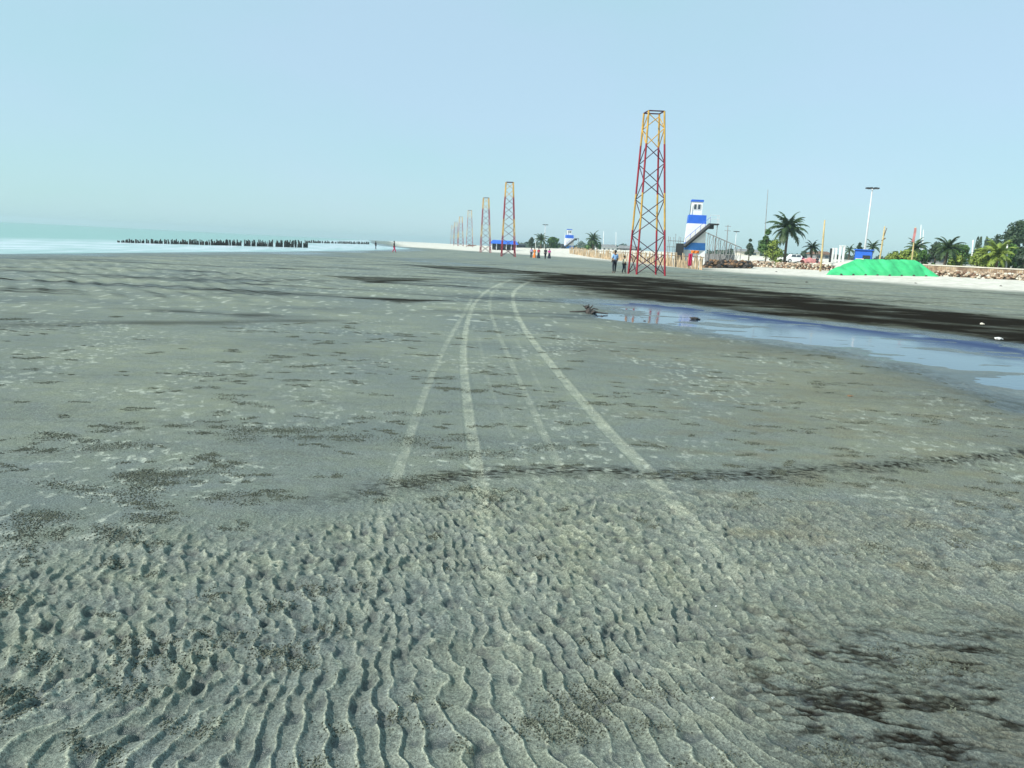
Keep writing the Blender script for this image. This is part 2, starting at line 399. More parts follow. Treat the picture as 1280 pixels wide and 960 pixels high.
    h = h*(1-.9*sstep(-8, 0, o)); h += white*.05*fbm(x/3, y/3, 151, 3)*sstep(0, 6, s)*np.exp(-(r/250)**2)
    for a in (dry, wet, blk_shade, brn): np.clip(a, 0, 1, out=a)
    wet = wet*(1-white); blk_shade = blk_shade*(1-white)
    return h, dry, wet, blk_shade, brn, fleck, white

# polar sheet, fine where the camera looks, out to the horizon
ang = np.concatenate([np.linspace(R(-47), R(47), 980), np.linspace(R(47), R(313), 50)[1:-1]])
rad = np.concatenate([np.linspace(.25, 1.6, 14)[:-1], np.exp(np.linspace(np.log(1.6), np.log(6.5), 760))[:-1], np.exp(np.linspace(np.log(6.5), np.log(90), 560))[:-1], np.exp(np.linspace(np.log(90), np.log(3200), 130))])
nA, nR = len(ang), len(rad)
AA, RR = np.meshgrid(ang, rad); gx = (np.sin(AA)*RR).ravel(); gy = (np.cos(AA)*RR).ravel()
h, dry, wet, blk_shade, brn, fleck, white = beach(gx, gy)
gz = zbase(gx, gy)+h
vco = np.stack([gx, gy, gz], 1); vco = np.vstack([vco, [[0, 0, float(gz[0])]]])
i = np.arange(nR-1)[:, None]; j = np.arange(nA)[None, :]; j2 = (j+1) % nA
quads = np.stack(np.broadcast_arrays(i*nA+j, (i+1)*nA+j, (i+1)*nA+j2, i*nA+j2), -1).reshape(-1, 4)
def sheet(name, co, quads, tris=None):
    me = bpy.data.meshes.new(name); me.vertices.add(len(co)); me.vertices.foreach_set('co', co.astype(np.float32).ravel())
    nt_ = 0 if tris is None else len(tris)
    me.loops.add(len(quads)*4+nt_*3)
    li = quads.ravel() if tris is None else np.concatenate([quads.ravel(), tris.ravel()])
    me.loops.foreach_set('vertex_index', li.astype(np.int32))
    me.polygons.add(len(quads)+nt_)
    st = np.concatenate([np.arange(len(quads))*4, len(quads)*4+np.arange(nt_)*3])
    me.polygons.foreach_set('loop_start', st.astype(np.int32))
    me.polygons.foreach_set('use_smooth', np.ones(len(quads)+nt_, bool))
    me.update(calc_edges=True)
    o = bpy.data.objects.new(name, me); C.objects.link(o); return o
cen = len(vco)-1; jj = np.arange(nA)
tris = np.stack([np.full(nA, cen), jj, (jj+1) % nA], 1)
ground = sheet('beach_sand', vco, quads[:, ::-1], tris[:, ::-1])
if ground.data.polygons[nA*50+5].normal.z < 0: ground.data.flip_normals()
for nm, a in (('dry', dry), ('wet', wet), ('blk_shade', blk_shade), ('brn', brn), ('fleck', fleck), ('white', white)):
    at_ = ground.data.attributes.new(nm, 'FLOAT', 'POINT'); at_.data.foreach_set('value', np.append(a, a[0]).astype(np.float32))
tag(ground, 'grey green rippled tidal sand with tyre tracks and wet dark patches', 'beach', kind='structure')
m, t, p = newmat('tidal_sand')
geo = t.new('ShaderNodeNewGeometry'); pos = geo.outputs['Position']
n1 = t.noise(pos, .35, 4); n2 = t.noise(pos, 4., 4); n3 = t.noise(pos, 95., 3, .75); n4 = t.noise(pos, 260., 2, .7)
base = t.mix(t.ramp(n1, .35, .65), (.150, .180, .160, 1), (.245, .268, .188, 1))
base = t.mix(t.ramp(n2, .3, .72, 0, .6), base, (.178, .205, .208, 1))
base = t.mix(t.math('MULTIPLY', t.attr('brn'), .5), base, (.185, .165, .095, 1))
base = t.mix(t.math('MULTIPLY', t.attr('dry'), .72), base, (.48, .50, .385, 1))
base = t.mix(t.math('MULTIPLY', t.attr('fleck'), .75), base, (.52, .55, .46, 1))
mpg = t.new('ShaderNodeMapping'); mpg.inputs['Scale'].default_value = (.16, .62, 1); t.link(pos, mpg.inputs[0])
base = t.mix(t.ramp(t.noise(mpg.outputs[0], 1.0, 5, .65), .50, .68, 0, .30), base, (.085, .10, .095, 1))
mpk = t.new('ShaderNodeMapping'); mpk.inputs['Scale'].default_value = (1.4, 5.5, 1); t.link(pos, mpk.inputs[0])
base = t.mix(t.ramp(t.noise(mpk.outputs[0], 1.0, 5, .7), .52, .66, 0, .30), base, (.10, .105, .085, 1))
grain = t.ramp(n3, .36, .64, .55, 1.45); g2 = t.ramp(n4, .36, .64, .72, 1.28)
gm = t.math('MULTIPLY', grain, g2)
gc = t.new('ShaderNodeCombineColor')
for q in range(3): t.link(gm, gc.inputs[q])
base = t.mix(1., base, gc.outputs[0], 'MULTIPLY')
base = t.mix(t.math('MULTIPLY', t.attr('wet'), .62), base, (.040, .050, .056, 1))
base = t.mix(t.attr('blk_shade'), base, (.017, .0150, .012, 1))
wn = t.noise(pos, 1.2, 4)
base = t.mix(t.attr('white'), base, t.mix(t.ramp(wn, .3, .7), (.50, .47, .40, 1), (.76, .72, .64, 1)))
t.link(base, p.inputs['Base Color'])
wetv = t.attr('wet'); rr = t.ramp(wetv, .1, .95, .85, .24)
t.link(rr, p.inputs['Roughness'])
sp = t.math('MAXIMUM', t.ramp(t.attr('blk_shade'), .2, .8, .25, .0), t.ramp(wetv, .5, 1., .0, .55)); t.link(sp, p.inputs['Specular IOR Level'])
b1 = t.new('ShaderNodeBump'); b1.inputs['Strength'].default_value = .9; b1.inputs['Distance'].default_value = .010
t.link(t.math('ADD', n3, t.math('MULTIPLY', n4, .5)), b1.inputs['Height'])
b2 = t.new('ShaderNodeBump'); b2.inputs['Strength'].default_value = .45; b2.inputs['Distance'].default_value = .03
t.link(t.noise(pos, 11., 3), b2.inputs['Height']); t.link(b1.outputs[0], b2.inputs['Normal'])
t.link(b2.outputs[0], p.inputs['Normal'])
ground.data.materials.append(m)

# water in the stream and pools
def waterplane(name, poly, z, label, grow=1.0):
    mb = MB(); cx = sum(a for a, b in poly)/len(poly); cy = sum(b for a, b in poly)/len(poly)
    vs = []
    for a, b in poly:
        L = math.hypot(a-cx, b-cy); k = (L+grow)/L; vs.append((cx+(a-cx)*k, cy+(b-cy)*k, z))
    mb.add(vs, [tuple(range(len(vs)))][::1]); o = mb.build(name, wm)
    if o.data.polygons[0].normal.z < 0: o.data.flip_normals()
    return tag(o, label, 'water', kind='structure')
wm, t, p = newmat('shallow_water')
geo = t.new('ShaderNodeNewGeometry')
rf_ = t.math('MULTIPLY', t.attr('ruffled'), t.ramp(t.noise(geo.outputs['Position'], .5, 4), .30, .48))
t.link(t.mix(rf_, (.035, .065, .11, 1), (.008, .022, .10, 1)), p.inputs['Base Color'])
t.link(t.ramp(rf_, 0., 1., .04, .42), p.inputs['Roughness']); t.link(t.ramp(rf_, 0., 1., .5, .08), p.inputs['Specular IOR Level']); p.inputs['IOR'].default_value = 1.33
b = t.new('ShaderNodeBump'); b.inputs['Strength'].default_value = .16; b.inputs['Distance'].default_value = .012
t.link(t.noise(geo.outputs['Position'], 7., 3), b.inputs['Height']); t.link(b.outputs[0], p.inputs['Normal'])
def resample(P, n):
    L = [0]
    for a_, b_ in zip(P[:-1], P[1:]): L.append(L[-1]+math.hypot(b_[0]-a_[0], b_[1]-a_[1]))
    tt = np.linspace(0, L[-1], n); return np.stack([np.interp(tt, L, [p_[0] for p_ in P]), np.interp(tt, L, [p_[1] for p_ in P])], 1)
tp = resample(STREAM[:8], 70); bt = resample(STREAM[:7:-1], 70); NR = 16
g_ = np.linspace(-.12, 1.12, NR)[:, None, None]; WP = tp[None]*(1-g_)+bt[None]*g_
wco = np.concatenate([WP, np.full((NR, 70, 1), -.0265)], 2).reshape(-1, 3)
a_ = np.arange(NR-1)[:, None]; b_ = np.arange(69)[None]
wq = np.stack(np.broadcast_arrays(a_*70+b_, a_*70+b_+1, (a_+1)*70+b_+1, (a_+1)*70+b_), -1).reshape(-1, 4)
sw = sheet('stream_water', wco, wq); sw.data.materials.append(wm)
if sw.data.polygons[60].normal.z < 0: sw.data.flip_normals()
ruf = np.clip(1-np.abs(np.repeat(np.linspace(-.12, 1.12, NR), 70)-.12)/.52*1.0, 0, 1)
at_ = sw.data.attributes.new('ruffled', 'FLOAT', 'POINT'); at_.data.foreach_set('value', ruf.astype(np.float32))
tag(sw, 'shallow blue stream of seawater lying across the sand', 'water', kind='structure')
waterplane('pool_water', POOL, -.0262, 'small bright pool beside the driftwood', .25)
waterplane('pool_water', POOL2, -.0262, 'tiny pool below the stream at right', .2)

# the sea: its own sheet from the shore out to the horizon
ys = np.concatenate([np.linspace(-3000, -40, 12)[:-1], np.linspace(-40, 400, 221)[:-1], np.exp(np.linspace(np.log(400), np.log(3150), 30))])
oo = np.concatenate([np.linspace(-3, 60, 90)[:-1], np.exp(np.linspace(np.log(60), np.log(3000), 60))])
YY, OO = np.meshgrid(ys, oo); XX = np.interp(YY, SY, SX)-OO
lim = 3150; rr_ = np.hypot(XX, YY); sc_ = np.minimum(1, lim/np.maximum(rr_, 1))
XX = XX*sc_; YY = YY*sc_
ZZ = -.115+.035*np.sin((OO+2.5*fbm(XX/9, YY/30, 5, 2))/2.6*2*PI)*sstep(2, 12, OO)*(1-sstep(60, 160, OO))*(.4+fbm(XX/20, YY/40, 8, 2))
co = np.stack([XX.ravel(), YY.ravel(), ZZ.ravel()], 1)
nO, nY = OO.shape
ii = np.arange(nO-1)[:, None]; jq = np.arange(nY-1)[None, :]
q = np.stack(np.broadcast_arrays(ii*nY+jq, ii*nY+jq+1, (ii+1)*nY+jq+1, (ii+1)*nY+jq), -1).reshape(-1, 4)
sea = sheet('sea', co, q)
if sea.data.polygons[len(q)//2].normal.z < 0: sea.data.flip_normals()
fo = np.clip((fbm(OO/1.9+.0*YY, YY/16, 201, 3)*3.0+.55), 0, 1)*(1-sstep(16, 34, OO))*sstep(-1, 2, OO)
fo = np.maximum(fo, .75*(1-sstep(0, 22, np.abs(OO-12))))
at_ = sea.data.attributes.new('foam', 'FLOAT', 'POINT'); at_.data.foreach_set('value', fo.ravel().astype(np.float32))
m, t, p = newmat('pale_sea'); geo = t.new('ShaderNodeNewGeometry')
mp = t.new('ShaderNodeMapping'); mp.inputs['Scale'].default_value = (1, .12, 1); t.link(geo.outputs['Position'], mp.inputs[0])
fn = t.noise(mp.outputs[0], 1.3, 4)
fm = t.math('MULTIPLY', t.attr('foam'), t.ramp(fn, .40, .60, .25, 1.))
t.link(t.mix(fm, (.19, .37, .32, 1), (.72, .75, .82, 1)), p.inputs['Base Color'])
p.inputs['Roughness'].default_value = .28
b = t.new('ShaderNodeBump'); b.inputs['Strength'].default_value = .35; b.inputs['Distance'].default_value = .12
t.link(fn, b.inputs['Height']); t.link(b.outputs[0], p.inputs['Normal'])
sea.data.materials.append(m)
tag(sea, 'calm pale turquoise sea with white wash along the shore', 'sea', kind='structure')

# ------------------------------------------------------------------ sand bubbler pellets scattered in clumps
def pellets():
    clumps = []
    # the flat and the ripples, clumps elongated and uneven
    for k in range(150):
        a = random.uniform(R(-40), R(38)); d = 1.9*math.exp(random.random()**.8*math.log(9))
        x, y = math.sin(a)*d, math.cos(a)*d
        left = x < .8
        if not left and random.random() < .45: continue
        if d > 11 and random.random() < .5: continue
        sz = random.choice([.05, .07, .10, .14, .20])*random.uniform(.7, 1.3)*(1+.04*d)
        clumps.append((x, y, sz, random.uniform(-.6, .9), random.uniform(.35, .8)))
    for px, py, sz in [(840//1, 640, .2)]: pass
    for px, py, sz in [(60, 655, .30), (150, 612, .3), (215, 605, .42), (165, 660, .30), (300, 628, .26), (320, 548, .4), (240, 795, .12), (320, 825, .16), (355, 755, .16),
                       (245, 905, .12), (530, 548, .4), (345, 540, .4), (120, 560, .4), (460, 895, .14), (800, 905, .10), (730, 915, .12), (180, 590, .3), (380, 735, .15), (650, 570, .5), (560, 612, .4)]:
        x, y = G(px, py); clumps.append((x, y, sz, random.uniform(-.2, .5), .45))
    for k in range(300):
        a = random.uniform(R(-42), R(40)); d = random.uniform(4.2, 15); x, y = math.sin(a)*d, math.cos(a)*d
        clumps.append((x, y, random.uniform(.05, .12)*(1+.05*d), random.uniform(-.4, .4), random.uniform(.3, .5)))
    P = []
    for (x, y, sz, th, asp) in clumps:
        d = math.hypot(x, y); n = int(min(900, 9500*sz*sz+40)*(1 if d < 7 else .6))
        sub = [(random.gauss(0, sz*.7), random.gauss(0, sz*.7*asp)) for _ in range(random.randint(2, 5))]
        for _ in range(n):
            s0 = random.choice(sub); u = s0[0]+random.gauss(0, sz*.24); v = s0[1]+random.gauss(0, sz*.15)
            P.append((x+u*math.cos(th)-v*math.sin(th), y+u*math.sin(th)+v*math.cos(th), random.uniform(.0016, .0036)*(1+.06*d)))
    for _ in range(900):                            # strays
        a = random.uniform(R(-40), R(40)); d = 1.9*math.exp(random.random()*math.log(5)); P.append((math.sin(a)*d, math.cos(a)*d, random.uniform(.0015, .004)))
    P = np.array(P); hh = beach(P[:, 0], P[:, 1]); zz = zbase(P[:, 0], P[:, 1])+hh[0]
    keep = hh[2] < .9; P = P[keep]; zz = zz[keep]
    bm = bmesh.new(); bmesh.ops.create_icosphere(bm, subdivisions=1, radius=1)
    iv = np.array([v.co for v in bm.verts]); iff = np.array([[v.index for v in f.verts] for f in bm.faces])
    # icosphere(1) has 42? use the base icosahedron when it does
    bm.free()
    n = len(P); co = iv[None]*P[:, 2][:, None, None]*rng.uniform(.8, 1.2, (n, len(iv), 1))
    co[:, :, 2] *= .8
    co = co+np.stack([P[:, 0], P[:, 1], zz+P[:, 2]*.45], 1)[:, None, :]
    fa = iff[None]+(np.arange(n)*len(iv))[:, None, None]
    o = sheet('sand_pellets', co.reshape(-1, 3), np.zeros((0, 4), int), fa.reshape(-1, 3))
    mm, t, p = newmat('pellet_sand'); g = t.new('ShaderNodeNewGeometry')
    t.link(t.mix(g.outputs['Random Per Island'], (.018, .022, .016, 1), (.15, .165, .12, 1)), p.inputs['Base Color']); p.inputs['Roughness'].default_value = .9
    o.data.materials.append(mm)
    tag(o, 'clumps of tiny crab-dug sand pellets strewn over the beach', 'sand pellets', kind='stuff')
    print('pellets', n)
pellets()

# ------------------------------------------------------------------ lattice towers
def make_tower():
    r = empty('lattice_tower', (0, 0, 0)); Ht = 12.05; b0, b1 = 1.115, .60
    cz = lambda z: b0+(b1-b0)*z/Ht
    cor = [(-1, -1), (1, -1), (1, 1), (-1, 1)]
    P = lambda c, z: Vector((cor[c][0]*cz(z), cor[c][1]*cz(z), z))
    bands = [(-.1, .285*Ht, 0), (.285*Ht, .51*Ht, 1), (.51*Ht, .805*Ht, 0), (.805*Ht, Ht, 1)]
    for c in range(4):
        mb = MB()
        for z0, z1, mi in bands:
            mb.tube([P(c, z0), P(c, z1)], .074, 6, mi)
        mb.build('leg', [M['red'], M['yellow']], r)
    A = [0.0, .135, .365, .585, .795, 1.0]; B = [0.015, .25, .475, .69, .90, .985]
    def brace(c0, c1, z0, z1):
        mb = MB(); p0, p1 = P(c0, z0*Ht), P(c1, z1*Ht); zm = (z0+z1)/2
        mb.tube([p0, p1], .036, 5, 1 if .8 < zm else 0); mb.build('brace', [M['purple'], M['yellow']], r)
    for f in range(4):
        c0, c1 = f, (f+1) % 4
        ca, cb = (c0, c1) if c0 % 2 == 0 else (c1, c0)      # even corners carry levels A, odd ones levels B
        seq = sorted([(z, ca) for z in A[1:-1]]+[(z, cb) for z in B[1:-1]]+[(.01, cb)]+[(.985, cb if False else ca)])
        for (z0, k0), (z1, k1) in zip(seq[:-1], seq[1:]):
            if k0 != k1: brace(k0, k1, z0, z1)
        brace(cb, ca, .01, .135) if False else None
        brace(ca, cb, .01, .135)
    mb = MB()
    for f in range(4): mb.tube([P(f, Ht), P((f+1) % 4, Ht)], .05, 6, 0)
    mb.build('top_frame', [M['purple']], r)
    return r
tw = make_tower()
tows = [(808, 342, 61, R(8), 'red and yellow lattice tower nearest the camera, beside the two standing people', -.032, 1.0),
        (635, 323, 128, R(6), 'red and yellow lattice tower in front of the blue roofed building, second nearest', -.028, .985),
        (606.5, 319.5, 176, R(10), 'third nearest lattice tower, left of the blue roofed building', -.03, 1.0),
        (586.5, 317.5, 262, R(4), 'fourth nearest lattice tower of the row along the beach', -.03, 1.0),
        (575.5, 314.5, 322, R(8), 'fifth nearest lattice tower, small and faded by haze', -.03, .98),
        (569.5, 313, 390, R(0), 'sixth nearest lattice tower, small and faded by haze', -.03, .95),
        (565, 312, 460, R(5), 'farthest lattice tower at the left end of the row', -.03, .9)]
for k, (px, py, d, rz, lb, lean, sc) in enumerate(tows):
    o = tw if k == 0 else dup(tw)
    x, y = D(px, py, d); o.location = (x, y, Z(x, y)-.03); o.scale = (sc,)*3
    o.rotation_euler = (Matrix.Rotation(lean, 3, 'Y') @ Matrix.Rotation(rz, 3, 'Z')).to_euler()
    tag(o, lb, 'lattice tower', 'lattice towers in a row along the beach')

# ------------------------------------------------------------------ people
def skin_part(name, verts, edges, radii, m, parent, root=0, sub=1):
    me = bpy.data.meshes.new(name); me.from_pydata(verts, edges, []); o = bpy.data.objects.new(name, me); C.objects.link(o)
    me.materials.append(m)
    sk = o.modifiers.new('s', 'SKIN'); sk.use_smooth_shade = True
    for i, r in enumerate(radii): me.skin_vertices[0].data[i].radius = r if isinstance(r, tuple) else (r, r)
    me.skin_vertices[0].data[root].use_root = True
    ss = o.modifiers.new('u', 'SUBSURF'); ss.levels = sub; ss.render_levels = sub
    dg = bpy.context.evaluated_depsgraph_get(); me2 = bpy.data.meshes.new_from_object(o.evaluated_get(dg)); me2.name = name
    o.modifiers.clear(); old = o.data; o.data = me2; bpy.data.meshes.remove(old); o.parent = parent
    return o
def person(loc, rz, h, top, bottom, label, skirt=False, stride=.12, arm=0.0, group=None):
    k = h/1.7; r = empty('person', loc, rz)
    q = lambda x, y, z: (x*k, y*k, z*k)
    s = stride
    J = dict(pel=(0, 0, .93), sp=(0, .01, 1.13), ch=(0, 0, 1.33), nk=(0, 0, 1.46), hd0=(0, -.015, 1.54), hd=(0, -.02, 1.60), hdt=(0, -.01, 1.67),
             shL=(-.18, 0, 1.39), elL=(-.23, .03, 1.12), wrL=(-.22, -.08-arm, .90+arm), haL=(-.215, -.11-arm, .81+arm),
             shR=(.18, 0, 1.39), elR=(.23, .03, 1.12), wrR=(.22, -.06, .89), haR=(.215, -.08, .80),
             hpL=(-.09, 0, .88), knL=(-.10, -s*.6, .49), anL=(-.10, -s, .09), toL=(-.11, -s-.15, .035),
             hpR=(.09, 0, .88), knR=(.10, s*.3-.03, .49), anR=(.10, s, .09), toR=(.11, s-.15, .035))
    nm = list(J); V = [q(*J[n]) for n in nm]; ix = {n: i for i, n in enumerate(nm)}
    E = [('pel', 'sp'), ('sp', 'ch'), ('ch', 'nk'), ('nk', 'hd0'), ('hd0', 'hd'), ('hd', 'hdt'), ('ch', 'shL'), ('shL', 'elL'), ('elL', 'wrL'), ('wrL', 'haL'),
         ('ch', 'shR'), ('shR', 'elR'), ('elR', 'wrR'), ('wrR', 'haR'), ('pel', 'hpL'), ('hpL', 'knL'), ('knL', 'anL'), ('anL', 'toL'), ('pel', 'hpR'), ('hpR', 'knR'), ('knR', 'anR'), ('anR', 'toR')]
    rd = dict(pel=.12, sp=.11, ch=.13, nk=.05, hd0=.075, hd=.09, hdt=.07, sh=.055, el=.042, wr=.028, ha=.035, hp=.085, kn=.058, an=.038, to=.032)
    RD = [(rd.get(n, rd.get(n[:2]))*k,)*2 for n in nm]
    skin_part('body', V, [(ix[a], ix[b]) for a, b in E], RD, M['skin'], r, 0)
    # shirt
    sn = ['pel', 'sp', 'ch', 'shL', 'elL', 'shR', 'elR']; si = {n: i for i, n in enumerate(sn)}
    skin_part('shirt', [q(*J[n]) for n in sn], [(si[a], si[b]) for a, b in E if a in si and b in si], [(v*k,)*2 for v in (.150, .140, .150, .080, .062, .080, .062)], M[top], r, 0)
    if skirt:
        mb = MB(); n = 14; rings = [(.98, .13, 0), (.7, .19, .02), (.35, .24, .03), (.10, .28, .04)]; vs = []
        for z, ra, w_ in rings: vs += [q(math.cos(2*PI*i/n)*(ra+w_*(i % 2)), math.sin(2*PI*i/n)*(ra*.8+w_*(i % 2))-0, z) for i in range(n)]
        mb.add(vs, [(a*n+i, a*n+(i+1) % n, (a+1)*n+(i+1) % n, (a+1)*n+i) for a in range(3) for i in range(n)])
        mb.build('skirt', M[bottom], r, True)
    else:
        tn = ['pel', 'hpL', 'knL', 'anL', 'hpR', 'knR', 'anR']; ti = {n: i for i, n in enumerate(tn)}
        vv = [q(*J[n]) for n in tn]; vv[3] = q(J['anL'][0], J['anL'][1], .13); vv[6] = q(J['anR'][0], J['anR'][1], .13)
        skin_part('trousers', vv, [(ti[a], ti[b]) for a, b in E if a in ti and b in ti], [(v*k,)*2 for v in (.140, .105, .078, .060, .105, .078, .060)], M[bottom], r, 0)
    # hair cap, nose kept in body; hair a shell over the skull
    bm = bmesh.new(); bmesh.ops.create_uvsphere(bm, u_segments=12, v_segments=8, radius=.106*k)
    bmesh.ops.delete(bm, geom=[v for v in bm.verts if v.co.z < -.03*k and v.co.y < .01], context='VERTS')
    for v in bm.verts: v.co.z *= 1.12
    bmesh.ops.translate(bm, verts=bm.verts, vec=q(0, .012, 1.635))
    me = bpy.data.meshes.new('hair'); bm.to_mesh(me); bm.free(); me.materials.append(M['hair']); o = bpy.data.objects.new('hair', me); C.objects.link(o); o.parent = r
    tag(r, label, 'person', group); return r
def pplace(px, py, d, rz, h, top, bottom, label, **kw):
    x, y = D(px, py, d); return person((x, y, Z(x, y)), rz, h, top, bottom, label, **kw)
pplace(767.5, 341, 60, R(200), 1.72, 'shirtblue', 'trouser', 'adult in light blue shirt and dark trousers standing left of the nearest lattice tower', stride=.05)
pplace(779.5, 341, 60.5, R(120), 1.35, 'cream', 'trouser', 'shorter person in pale top between the blue-shirted adult and the nearest lattice tower', stride=.10)
gp = 'people standing together on the far beach'
pplace(664, 321.5, 122, R(180), 1.62, 'lilac', 'trouser', 'person in lilac top and dark trousers at the left end of the group', group=gp)
pplace(668, 321, 124, R(150), 1.58, 'orange', 'orange', 'person in bright orange clothes in the group on the far beach', skirt=True, group=gp)
pplace(673, 322, 121, R(190), 1.60, 'crimson', 'trouser', 'person in dark red top right of the orange one in the group', skirt=True, group=gp)
pplace(681.5, 323.5, 116, R(200), 1.68, 'trouser', 'trouser', 'person all in black standing between two in red in the group', group=gp, stride=.2)
pplace(686.5, 320.5, 124, R(170), 1.58, 'magenta', 'trouser', 'person in magenta top at the right end of the group', skirt=True, group=gp)
pplace(492.5, 320, 112, R(90), 1.62, 'trouser', 'crimson', 'lone walker in dark clothes on wet sand near the shore', stride=.25)
pplace(469.5, 315, 152, R(60), 1.5, 'trouser', 'trouser', 'distant dark figure farther left along the shore', stride=.2)

# ------------------------------------------------------------------ stake rows
def stake_row(name, p0, p1, n, h0, h1, r0, m, label, cat, near='end', jit=.12, leanj=.10, rail=None, curve=None, tone=None, minz=None):
    a = Vector((*p0, Z(*p0))); b = Vector((*p1, Z(*p1))); root = empty(name, (*(a.xy+b.xy)/2, (a.z+b.z)/2)); c = root.location
    rest = MB(); pts = []
    dist = []
    for i in range(n):
        f = (i+random.uniform(-.3, .3))/(n-1); x = a.x+(b.x-a.x)*f; y = a.y+(b.y-a.y)*f
        if curve: x += curve*math.sin(f*PI*1.0)
        x += random.uniform(-jit, jit); y += random.uniform(-jit, jit); dist.append((math.hypot(x, y), x, y, f))
    dist.sort()
    for k, (d, x, y, f) in enumerate(dist):
        z = Z(x, y); hh = (h0+(h1-h0)*f)*random.uniform(.55, 1.15)
        mb = MB() if k < 100 else rest
        lx, ly = random.gauss(0, leanj)*hh, random.gauss(0, leanj)*hh; rr = r0*random.uniform(.7, 1.25)
        mb.tube([(x-c.x, y-c.y, z-c.z-.25), (x-c.x+lx*.55+random.gauss(0, .02), y-c.y+ly*.5, z-c.z+hh*.5), (x-c.x+lx, y-c.y+ly, z-c.z+hh)], [rr*1.1, rr, rr*.75], 6)
        if k < 100: mb.build('stake', m, root)
    if rest.v: tag(rest.build('stakes', m, root), kind='stuff')
    if rail:
        mb = MB(); K = 24; P = []
        for i in range(K+1):
            f = i/K; x = a.x+(b.x-a.x)*f+(curve*math.sin(f*PI) if curve else 0); y = a.y+(b.y-a.y)*f
            P.append((x-c.x, y-c.y-.12, Z(x, y)-c.z+(h0+(h1-h0)*f)*rail+random.uniform(-.04, .04)))
        mb.tube(P, .045, 5); mb.build('rail', M['wood2'], root)
    tag(root, label, cat); return root
pA = D(712, 321, 186); pB = D(879, 333, 93)
stake_row('palisade_fence', pA, pB, 330, 1.55, 1.65, .075, M['wood'], 'long fence of pale crooked wooden stakes below the nearer lookout tower', 'fence', rail=.88, jit=.16, leanj=.07)
def seaZ(f): return f
_Z = Z
def Z(x, y): return max(_Z(x, y), -.5)
stake_row('timber_groyne', D(148, 301, 98), D(383, 309, 126), 290, .6, 1.15, .080, M['wetwood'], 'row of black wooden piles standing in the shallows at left', 'groyne', jit=.22, leanj=.06)
stake_row('timber_groyne', D(384, 305, 225), D(462, 306, 300), 110, 1.0, .9, .15, M['wetwood'], 'farther thin row of black piles beyond the end of the near one', 'groyne', jit=.3, leanj=.05)

# ------------------------------------------------------------------ lookout towers
def make_lookout():
    r = empty('lookout_tower', (0, 0, 0)); w0, w1 = 1.42, 1.12; Hh = 6.5
    hw = lambda z: w0+(w1-w0)*z/Hh
    def sect(z0, z1):
        a, b = hw(z0), hw(z1); mb = MB()
        mb.add([(-a, -a, z0), (a, -a, z0), (a, a, z0), (-a, a, z0), (-b, -b, z1), (b, -b, z1), (b, b, z1), (-b, b, z1)],
               [(0, 1, 5, 4), (1, 2, 6, 5), (2, 3, 7, 6), (3, 0, 4, 7), (0, 3, 2, 1), (4, 5, 6, 7)]); return mb
    for z0, z1, m in [(-.4, 2.0, 'white'), (2.0, 2.95, 'blue2'), (2.95, 5.4, 'white'), (5.4, 6.5, 'blue')]:
        sect(z0, z1).build('wall_band', M[m], r)
    mb = MB(); mb.box((-.12, .1, 7.35), (1.35, 1.5, 1.7)); cab = mb.build('cabin', M['white'], r)
    for x in (-.36, .14):
        mb = MB(); mb.box((x, -.66, 7.55), (.34, .05, .62)); wn = mb.build('window', M['glass'], cab)
        mb = MB()
        for dx in (-.19, .19): mb.box((x+dx, -.68, 7.55), (.05, .06, .72))
        for dz in (-.34, .34): mb.box((x, -.68, 7.55+dz), (.33, .06, .05))
        mb.build('frame', M['white'], wn)
    mb = MB(); mb.box((-.12, .1, 8.33), (1.55, 1.7, .26)); mb.build('roof', M['blue'], r)
    # outside stair across the front, rising to the right
    mb = MB(); n = 16; x0, z0, x1, z1 = -1.35, 2.55, 1.55, 5.35
    for i in range(n):
        f = i/(n-1); mb.box((x0+(x1-x0)*f, -1.85, z0+(z1-z0)*f), (.26, .85, .06))
    for yy in (-2.29, -1.41): mb.tube([(x0-.1, yy, z0-.16), (x1, yy, z1-.12)], .24, 4)
    mb.build('stair', M['dark'], r)
    mb = MB()
    mb.tube([(x0, -2.28, z0+.9), (x1, -2.28, z1+.9)], .03, 5)
    for i in range(0, n, 3):
        f = i/(n-1); mb.tube([(x0+(x1-x0)*f, -2.28, z0+(z1-z0)*f), (x0+(x1-x0)*f, -2.28, z0+(z1-z0)*f+.9)], .022, 4)
    mb.build('stair_rail', M['blue'], r)
    mb = MB(); mb.box((2.05, -1.4, 5.38), (1.25, 1.9, .16)); mb.box((1.75, -.9, 5.05), (.8, 1.0, .5)); mb.build('landing', M['dark'], r)
    mb = MB()
    for (x, y) in [(2.62, -2.3), (2.62, -.5), (1.5, -2.3)]: mb.tube([(x, y, 5.46), (x, y, 6.5)], .03, 5)
    for z in (6.0, 6.5): mb.tube([(1.5, -2.3, z), (2.62, -2.3, z), (2.62, -.5, z)], .03, 5)
    mb.build('landing_rail', M['steel'], r)
    mb = MB(); mb.tube([(2.5, -2.1, -.3), (2.5, -2.1, 5.3)], .06, 6); mb.build('support_post', M['grey'], r)
    mb = MB(); mb.box((-1.95, -1.75, 1.2), (1.0, 1.0, 3.1)); mb.build('stair_base', M['dark'], r)
    mb = MB(); mb.tube([(-1.0, -.9, 6.4), (-.95, -.9, 8.0)], .04, 5); mb.build('flag_pole', M['dark'], r)
    return r
lk = make_lookout(); x, y = D(866.5, 322, 106); lk.location = (x, y, H(866.5, 316, 106)-.3); lk.rotation_euler = (0, 0, R(-8))
lk.location.z = H(871, 250, 106)-8.46
tag(lk, 'tall white and blue banded lookout tower with outside stair behind the stake fence', 'lookout tower', 'lookout towers')
